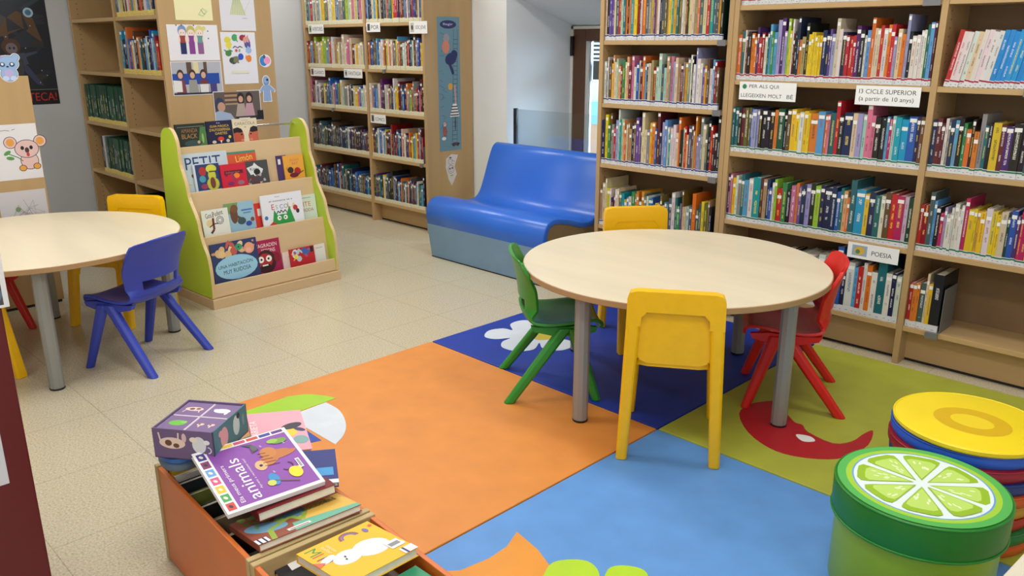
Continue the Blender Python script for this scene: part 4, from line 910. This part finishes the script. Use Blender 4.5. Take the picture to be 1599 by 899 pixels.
def c_ca(a, w_, h_):
    a.text('CARACOLA', .012, h_-.034, (120, 110, 90), w=w_-.024, h=.016); a.text('nova', .055, h_-.012, (150, 140, 120), w=.04, h=.005); a.ell(.074, h_-.046, .003, .003, INK)
    a.poly([(0, 0), (.058, 0), (.062, .035), (.055, .06), (.03, .074), (0, .066)], (176, 80, 58)); a.poly([(.092, 0), (w_, 0), (w_, .06), (.12, .076), (.098, .06), (.088, .035)], (190, 96, 72))
    a.poly([(0, .05), (.02, .055), (.04, .052), (.058, .056), (.05, .072), (.028, .082), (0, .076)], (30, 24, 26)); a.poly([(.098, .056), (.115, .050), (w_, .055), (w_, .078), (.125, .084), (.105, .076)], (30, 24, 26))
    a.ell(.048, .042, .006, .004, INK); a.ell(.104, .042, .006, .004, INK); a.ell(.05, .012, .01, .006, (206, 120, 90)); a.ell(.104, .012, .01, .006, (216, 130, 100))
on_rack('cream book titled CARACOLA with two facing heads', 3, .374, .522, .932, (214, 204, 176), c_ca, .012)

# ------------------------------------------------------------------ book bins
BM = Matrix.Translation((-2.012, .688, 0)) @ Matrix.Rotation(R(-3), 4, 'Z')
def bin_(label, x0, x1):
    p = BM @ Vector((x0, 0, 0)); o = thing('book_bin', label, 'book bin', p, R(-3), 'orange book bins'); L_ = x1-x0; Wd = .295; H_ = .281
    for y in (0, Wd-.012):
        q = MB(); q.box(.016, L_-.016, y, y+.012, .004, H_-.004); q.build('side_panel', orangeb, o, bevel=.002)
    for x in (0, L_-.016):
        q = MB(); q.box(x, x+.016, -.003, Wd+.003, 0, H_); q.build('end_panel', binwood, o, bevel=.002)
    q = MB(); q.box(.016, L_-.016, .012, Wd-.012, .004, .016); q.build('bottom', binwood, o)
    return o
bin_('orange book bin under the purple animals book', 0, .562); bin_('orange book bin holding the yellow rhyme book', .568, 1.13)

def slab(P0, P1, P3):
    """matrix: origin P0, x toward P1, y toward P3; returns matrix, width, height"""
    P0, P1, P3 = map(Vector, (P0, P1, P3)); ex = (P1-P0); w_ = ex.length; ex.normalize(); ey = P3-P0; ey -= ex*ey.dot(ex); h_ = ey.length; ey.normalize(); ez = ex.cross(ey)
    m = Matrix.Identity(4)
    for i, a_ in enumerate((ex, ey, ez)):
        for j in range(3): m[j][i] = a_[j]
    m.translation = P0; return m, w_, h_
# purple "animals" board book: bottom-left corner of the upright cover, then right, then up
def c_anim(a, w_, h_):
    a.rect(0, 0, w_, h_, (240, 238, 240)); a.rect(.010, .008, w_-.018, h_-.030, (138, 76, 168))
    cs = [(206, 70, 70), (70, 160, 90), (236, 190, 50), (214, 80, 140), (100, 160, 220), (130, 50, 110), (70, 60, 140)]
    s_ = (w_-.012)/7
    for k, c in enumerate(cs): a.rect(.008+k*s_, h_-.025, .008+k*s_+s_*.82, h_-.006, c); a.ell(.008+k*s_+s_*.42, h_-.015, .006, .004, random.Random(k).choice([(230, 220, 200), (60, 50, 40)]), 30)
    cs2 = [(214, 90, 50), (236, 200, 60), (206, 80, 120), (206, 70, 60), (60, 70, 150), (100, 50, 130)]
    s2 = (h_-.04)/6
    for k, c in enumerate(cs2): a.rect(w_-.014, h_-.034-(k+1)*s2+.004, w_-.004, h_-.034-k*s2, c)
    a.text('Els meus primers', .020, h_-.052, (240, 238, 244), w=w_*.60, h=.013); a.text('animals', .018, h_-.088, (244, 242, 246), w=w_*.66, h=.030); a.text('Aprenc a reconèixer-los!', .045, h_-.102, (236, 230, 244), w=w_*.5, h=.0075)
    a.ell(.128, .085, .017, .030, (196, 120, 60), 20); a.ell(.118, .108, .018, .014, (214, 176, 130)); a.ell(.135, .045, .010, .035, (190, 116, 60), 8); a.ell(.15, .055, .008, .03, (190, 116, 60), -6); a.ell(.155, .075, .02, .02, (198, 126, 66))
    for k in range(5): a.line([(.108+k*.012, .065+k*.004), (.112+k*.012, .10)], .002, (60, 40, 30))
    a.ell(.118, .108, .004, .004, INK); a.arc(.09, .055, .014, 120, 330, .003, (60, 40, 30))
    a.ell(.06, .100, .022, .012, (60, 140, 200)); a.ell(.05, .11, .010, .010, (200, 210, 90)); a.line([(.03, .05), (.055, .1)], .004, (110, 90, 80)); a.ell(.062, .045, .02, .016, (236, 214, 50)); a.ell(.072, .035, .006, .01, (236, 214, 50))
    a.ell(w_-.045, .035, .010, .02, (110, 160, 60)); a.ell(w_-.04, .05, .008, .014, (150, 190, 80)); a.poly([(w_-.055, .09), (w_-.03, .10), (w_-.022, .125), (w_-.04, .105), (w_-.062, .11)], (70, 74, 80)); a.ell(w_-.045, .10, .010, .008, (90, 94, 100))
    for x, y in ((.08, .088), (.072, .028), (w_-.06, .025), (w_-.05, .08)): a.text('gat', x, y, (236, 230, 240), h=.005)
    a.rect(.07, .02, .105, .03, (240, 240, 240)); a.rect(.073, .022, .102, .028, (150, 150, 160))
m, w_, h_ = slab((-1.540, .905, .338), (-1.775, .930, .400), (-1.560, .672, .338))
# cover's right direction runs from near edge to far edge, its up direction runs to the left rim
m, w_, h_ = slab((-1.540, .905, .335), (-1.762, .928, .390), (-1.560, .672, .335))
picture_book('purple animals board book lying on top of the bin', w_, h_, .012, (238, 236, 240), c_anim, m)

def c_croc(a, w_, h_):
    a.rect(0, 0, w_, h_, (226, 180, 80)); a.poly([(w_*.55, 0), (w_, 0), (w_, h_), (w_*.62, h_)], (150, 74, 56)); a.ell(w_*.5, h_*.6, .04, .03, (96, 150, 170), 20); a.ell(w_*.88, h_*.5, .03, .05, (110, 160, 190)); a.line([(w_*.3, .02), (w_*.6, .05), (w_*.75, .02), (w_*.95, .06)], .012, (120, 160, 60)); a.poly([(0, 0), (w_*.55, 0), (w_*.5, .03), (0, .045)], (110, 180, 160)); blobs(a, w_, h_, 14, [(110, 150, 60), (150, 180, 80), (90, 120, 50)], .0, h_, 3, .02)
    a.text('COCODRILS', .02, h_*.45, (110, 90, 50), w=.09, h=.014, rot=8)
m, w_, h_ = slab((-1.430, .925, .322), (-1.452, .668, .322), (-1.585, .925, .255))
picture_book('crocodile picture book leaning near the bin divider', w_, h_, .018, (190, 120, 70), None, m, spine=(150, 60, 50)) if 0 else None
m, w_, h_ = slab((-1.462, .688, .300), (-1.440, .935, .303), (-1.640, .700, .262))
def c_croc2(a, w_, h_):
    a.rect(0, 0, w_, h_, (148, 78, 60)); a.poly([(w_*.5, 0), (w_, 0), (w_, h_), (w_*.45, h_)], (228, 184, 84)); a.poly([(w_*.35, 0), (w_, 0), (w_, .02), (w_*.4, .05)], (112, 184, 160))
    a.ell(w_*.48, h_*.62, .035, .04, (96, 152, 172), 20); a.ell(w_*.2, h_*.45, .03, .05, (110, 160, 190), 50); a.line([(w_*.15, .0), (w_*.2, .06), (w_*.45, .09), (w_*.5, .05), (w_*.6, .09)], .012, (150, 176, 70)); blobs(a, w_*.4, h_, 16, [(110, 150, 60), (150, 180, 80), (90, 120, 50)], h_*.5, h_, 3, .03)
    a.text('ELS', w_*.78, h_*.72, (110, 90, 50), w=.03, h=.016, rot=0); a.text('COCODRILS', w_*.58, h_*.48, (110, 90, 50), w=.085, h=.018); a.rect(w_*.3, .01, w_*.52, .025, (230, 226, 226)); a.rect(w_*.32, .014, w_*.5, .018, (150, 60, 80))
    a.rect(0, 0, .028, .03, (234, 234, 238)); a.rect(.006, 0, .010, .03, (50, 40, 90)); a.rect(.018, 0, .022, .03, (50, 40, 90))
picture_book('crocodile picture book leaning near the bin divider', w_, h_, .016, (150, 80, 62), c_croc2, m)
m, w_, h_ = slab((-1.460, .700, .272), (-1.440, .900, .272), (-1.55, .708, .22))
picture_book('grey-edged book tucked under the crocodile book', .19, .2, .012, (140, 140, 120), None, m)
m, w_, h_ = slab((-1.550, .735, .318), (-1.524, .922, .326), (-1.70, .745, .300))
picture_book('dark red hardback whose white page edge shows under animals book', w_, h_, .022, (120, 20, 34), None, m)
def c_pink(a, w_, h_): a.text('MARIETA', .02, .07, (250, 232, 236), w=.09, h=.018, rot=90) ; a.ell(w_*.62, h_*.45, .03, .022, (226, 196, 50)); a.ell(w_*.75, h_*.6, .03, .014, (40, 34, 50), 20); a.ell(w_*.85, h_*.25, .02, .02, (120, 160, 160)); a.ell(w_*.88, h_*.5, .016, .008, (40, 40, 90), -30)
m, w_, h_ = slab((-1.93, .905, .315), (-1.775, .985, .330), (-2.03, 1.035, .340))
m, w_, h_ = slab((-1.80, .860, .325), (-1.755, .985, .315), (-2.00, .915, .350))
picture_book('pink board book behind the purple animals book', .145, .20, .014, (226, 160, 176), c_pink, slab((-1.80, .862, .322), (-1.752, .985, .310), (-1.96, .925, .345))[0])
m, w_, h_ = slab((-1.60, .880, .300), (-1.500, .955, .290), (-1.72, .960, .335))
picture_book('dark blue book with barcode below the animals book', .11, .13, .014, (34, 44, 120), lambda a, w_, h_: (a.rect(.06, .03, .10, .06, (60, 150, 210)), a.rect(.0, .0, w_, .014, (232, 232, 236)), a.rect(.08, .0, .086, .014, (40, 30, 60))), slab((-1.60, .85, .318), (-1.545, .950, .312), (-1.72, .915, .345))[0])
# upright books inside the first bin
for k, (x, c, lab, t, zt) in enumerate(((-1.985, (60, 90, 160), 'blue book standing at the far end of the first bin', .012, .262), (-1.965, (232, 196, 40), 'yellow book standing by the blue ring toy', .016, .272), (-1.935, (230, 228, 222), 'white book standing behind the yellow one in the bin', .012, .266),
                             (-1.905, (40, 46, 56), 'black book with striped label in the first bin', .016, .258), (-1.860, (120, 132, 60), 'olive book standing in the first bin', .012, .245), (-1.80, (30, 32, 36), 'black book deep in the first bin', .016, .235), (-1.74, (170, 150, 120), 'tan book deep in the first bin', .012, .225), (-1.66, (50, 40, 44), 'dark brown book deep in the first bin', .018, .22))):
    m = Matrix.Translation((x, .712-k*.0025, .0175)) @ Matrix(((0, 0, 1, 0), (1, 0, 0, 0), (0, 1, 0, 0), (0, 0, 0, 1)))
    picture_book(lab, .20, zt-.02, t, c, None, m)
# second bin
def c_min(a, w_, h_):
    a.rect(0, 0, w_, h_, (240, 186, 36)); x = .010
    for ch, c in zip('MIN', ((40, 140, 70), (206, 70, 60), (90, 40, 120))): a.text(ch, x, .012, c, h=.028); x += .030 if ch == 'M' else .016
    a.ell(w_*.52, h_*.35, .026, .034, (222, 228, 232), 10, n=24); a.ell(w_*.55, h_*.66, .034, .042, (222, 228, 232), -10, n=24); a.ell(w_*.4, h_*.16, .01, .022, (222, 228, 232), 20); a.ell(w_*.72, h_*.9, .012, .018, (222, 228, 232), -30); a.arc(.03, h_*.62, .022, 90, 270, .006, (150, 90, 90)); a.arc(.03, h_*.62, .016, 90, 270, .004, (120, 110, 180)); a.ell(.03, h_*.84, .010, .006, (120, 110, 170)); a.ell(.02, h_*.95, .005, .005, (226, 90, 50))
    a.text('cançons', .02, h_*.30, (250, 236, 190), w=.035, h=.008); a.text('ballar', .02, h_*.25, (250, 236, 190), w=.035, h=.008); a.ell(w_*.50, h_*.33, .003, .002, INK); a.ell(w_*.56, h_*.31, .003, .002, INK); a.poly([(w_*.35, .0), (w_*.5, .0), (w_*.45, .02)], (236, 110, 90)); a.rect(w_*.62, h_*.78, w_*.80, h_*.96, (232, 232, 232)); a.rect(w_*.67, h_*.80, w_*.75, h_*.94, (140, 140, 150)); a.rect(w_*.86, h_*.82, w_, h_, (234, 234, 238)); a.rect(w_*.86, h_*.85, w_, h_*.88, (60, 50, 110))
M_, w_, h_ = slab((-1.378, .728, .300), (-1.205, .738, .310), (-1.395, .915, .290))
picture_book('yellow rhyme board book with a white sleeping animal', w_, h_, .020, (238, 190, 50), c_min, M_)
def c_teal(a, w_, h_): a.ell(.05, .08, .05, .05, (90, 190, 190)); a.ell(.03, .04, .04, .03, (236, 190, 170)); a.rect(.06, h_-.05, .12, h_-.025, (232, 234, 234)); a.rect(.065, h_-.045, .115, h_-.03, (110, 120, 120)); a.ell(.08, .06, .02, .01, (170, 220, 210))
M_, w_, h_ = slab((-1.200, .690, .268), (-1.040, .700, .262), (-1.215, .915, .262))
picture_book('teal green book beside the yellow rhyme book', w_, h_, .020, (56, 150, 110), c_teal, M_)
M_, w_, h_ = slab((-1.425, .700, .250), (-1.300, .700, .215), (-1.425, .90, .255))
picture_book('black book under the yellow rhyme book', w_, h_, .018, (22, 22, 26), lambda a, w_, h_: (a.rect(.0, .03, .02, .06, (230, 230, 230)),), M_)
M_, w_, h_ = slab((-1.38, .70, .18), (-1.08, .70, .18), (-1.38, .92, .18))
picture_book('large grey book lying inside the second bin', w_, h_, .03, (90, 94, 100), None, M_)
M_, w_, h_ = slab((-1.36, .715, .225), (-1.10, .70, .235), (-1.36, .90, .225))
picture_book('brown book lying beneath the teal green book', .25, .19, .026, (110, 84, 60), None, M_)

# blue ring toy and cube puzzle box at the end of the first bin
o = thing('ring_toy', 'blue and grey oval ring toy under the cube puzzle', 'toy', (-1.925, .735, .315), R(-30))
o.scale = (1, .66, 1)
ringtube('rim', .083, .018, .012, greyrim, o, 48)
q = MB(); q.lathe([(.085, .026), (.096, .034), (.098, .046), (.060, .046), (.060, .034)], 48); q.build('blue_top', pmat('ring_blue', (52, 110, 190), .45), o, smooth=True)
q = MB(); q.lathe([(.01, .004), (.074, .004), (.074, .012), (.01, .012)], 40); q.build('inner_disc', pmat('white_disc', (206, 216, 232), .5), o)
bz = .368; hb = .078
P = [(-1.873, .639), (-1.978, .774), (-1.841, .857), (-1.748, .727)]
M_, w_, h_ = slab((-1.878, .645, bz), (-1.752, .735, bz), (-1.985, .780, bz))
o = thing('puzzle_box', 'purple and teal cube puzzle box with animal pictures', 'box'); o.matrix_world = M_
w_, h_ = .158, .166
q = MB(); q.tit = (0, 0, 0, 0); q.col = lin((112, 92, 132)); t_ = .003
q.box(0, w_, 0, t_, 0, hb); q.box(0, w_, h_-t_, h_, 0, hb); q.box(0, t_, t_, h_-t_, 0, hb); q.box(0, w_, 0, h_, 0, .003)
q.col = lin((70, 122, 132)); q.box(w_-t_, w_, t_*0, h_, 0, hb)
q.build('tray', printmat, o)
for i in range(2):
    for j in range(2):
        cw, chh = (w_-.008)/2, (h_-.008)/2; x0, y0 = .004+i*cw, .004+j*chh
        q = MB(); q.tit = (0, 0, 0, 0); q.col = lin((226, 214, 226)); q.box(x0+.0008, x0+cw-.0008, y0+.0008, y0+chh-.0008, .004, hb-.004); c = q.build('cube', printmat, o, bevel=.002)
        a = Art(hb-.0038); a.rect(x0+.003, y0+.003, x0+cw-.003, y0+chh-.003, (124, 100, 148)); cx_, cy_ = x0+cw/2, y0+chh/2
        if (i, j) == (0, 0): a.ell(cx_, cy_, .022, .014, (110, 190, 70)); a.ell(cx_+.014, cy_+.006, .008, .006, (130, 206, 90))
        elif (i, j) == (1, 1): a.ell(cx_, cy_, .022, .012, (232, 230, 236)); a.ell(cx_-.018, cy_+.004, .006, .005, (232, 220, 226)); a.ell(cx_+.016, cy_-.01, .004, .010, (232, 230, 236))
        elif (i, j) == (0, 1): a.ell(cx_, cy_, .024, .011, (232, 204, 200)); a.ell(cx_-.006, cy_, .007, .006, (110, 74, 60)); a.ell(cx_+.010, cy_+.002, .006, .005, (110, 74, 60)); a.line([(cx_-.018, cy_-.004), (cx_-.022, cy_-.02)], .003, (232, 204, 200)); a.line([(cx_+.016, cy_-.004), (cx_+.02, cy_-.018)], .003, (232, 204, 200))
        else:
            for s_ in (-1, 1): a.ell(cx_+s_*.014, cy_, .009, .006, (236, 206, 190), 20); a.ell(cx_+s_*.014, cy_-.009, .002, .006, (236, 206, 190)); a.ell(cx_+s_*.014-.003, cy_+.001, .003, .003, (110, 74, 60))
        a.build('picture', printmat, c)
# side pictures
a = Art(.0002); a.ell(.05, .042, .034, .015, (236, 210, 200)); a.ell(.04, .042, .009, .008, (112, 76, 60)); a.ell(.06, .036, .008, .006, (112, 76, 60)); a.line([(.02, .045), (.016, .068)], .004, (236, 210, 200)); a.line([(.066, .05), (.068, .07)], .004, (236, 210, 200)); a.ell(.082, .058, .006, .012, (224, 190, 190)); a.ell(.12, .042, .018, .022, (222, 222, 228)); a.ell(.106, .055, .010, .007, (236, 226, 206)); a.ell(.14, .05, .008, .006, (236, 236, 238)); a.arc(.142, .03, .008, -90, 90, .003, (222, 222, 228))
s_ = a.build('side_print', printmat, o); s_.matrix_parent_inverse = Matrix.Identity(4)
s_.matrix_local = Matrix(((1, 0, 0, 0), (0, 0, -1, 0), (0, 1, 0, 0), (0, 0, 0, 1)))
a = Art(.0002); a.ell(.05, .042, .018, .026, (220, 160, 164)); a.ell(.034, .058, .009, .008, (220, 160, 164)); a.ell(.11, .045, .016, .026, (196, 214, 210)); a.ell(.122, .066, .008, .008, (40, 50, 60)); a.ell(.06, .012, .012, .005, (206, 214, 210)); a.ell(.145, .045, .006, .016, (110, 150, 156))
s_ = a.build('side_print', printmat, o)
s_.matrix_local = Matrix(((0, 0, 1, w_), (1, 0, 0, 0), (0, 1, 0, 0), (0, 0, 0, 1)))

# ------------------------------------------------------------------ maroon cabinet at lower left
o = thing('cabinet', 'maroon cabinet side close by at lower left', 'cabinet', (-1.915, .392, 0))
q = MB(); q.box(-.35, 0, -.9, 0, 0, .80); q.build('body', maroon, o, bevel=.003)
def s_bask(a, w_, h_):
    a.rect(.0, .0, w_, h_, (206, 210, 220)); a.ell(w_-.075, .055, .028, .022, (150, 60, 44)); a.rect(w_-.102, .055, w_-.048, .066, (170, 80, 50)); a.arc(w_-.075, .066, .025, 0, 180, .005, (110, 70, 50)); a.ell(w_-.075, .075, .02, .012, (120, 170, 200))
o = sheet('notice_sheet', 'white sheet with a red basket picture on the maroon cabinet', 'notice', -.02, .345, .405, .70, s_bask, -1.9135)
a = Art(.0003); a.rect(0, 0, .4, .155, (226, 226, 230)); a.rect(0, .006, .39, .15, (70, 66, 74)); a.rect(.3, .05, .39, .075, (190, 150, 120)); a.ell(.37, .03, .02, .02, (90, 110, 140)); a.rect(.3, .09, .39, .12, (150, 130, 120))
o = a.build('photo_print', printmat); frame(o, *FACE_PX, (-1.90, .004, .802)); tag(o, 'photo print standing on the maroon cabinet at left edge', 'photo')

# pale box corner at lower right
o = thing('storage_box', 'pale wooden box corner cut off at the lower right', 'box', (-.249, 1.37, 0), R(-4))
q = MB(); q.box(0, .35, -.6, .3, 0, .50); q.build('body', pmat('pale_birch', (214, 206, 186), .5, .05, 8), o, bevel=.003)
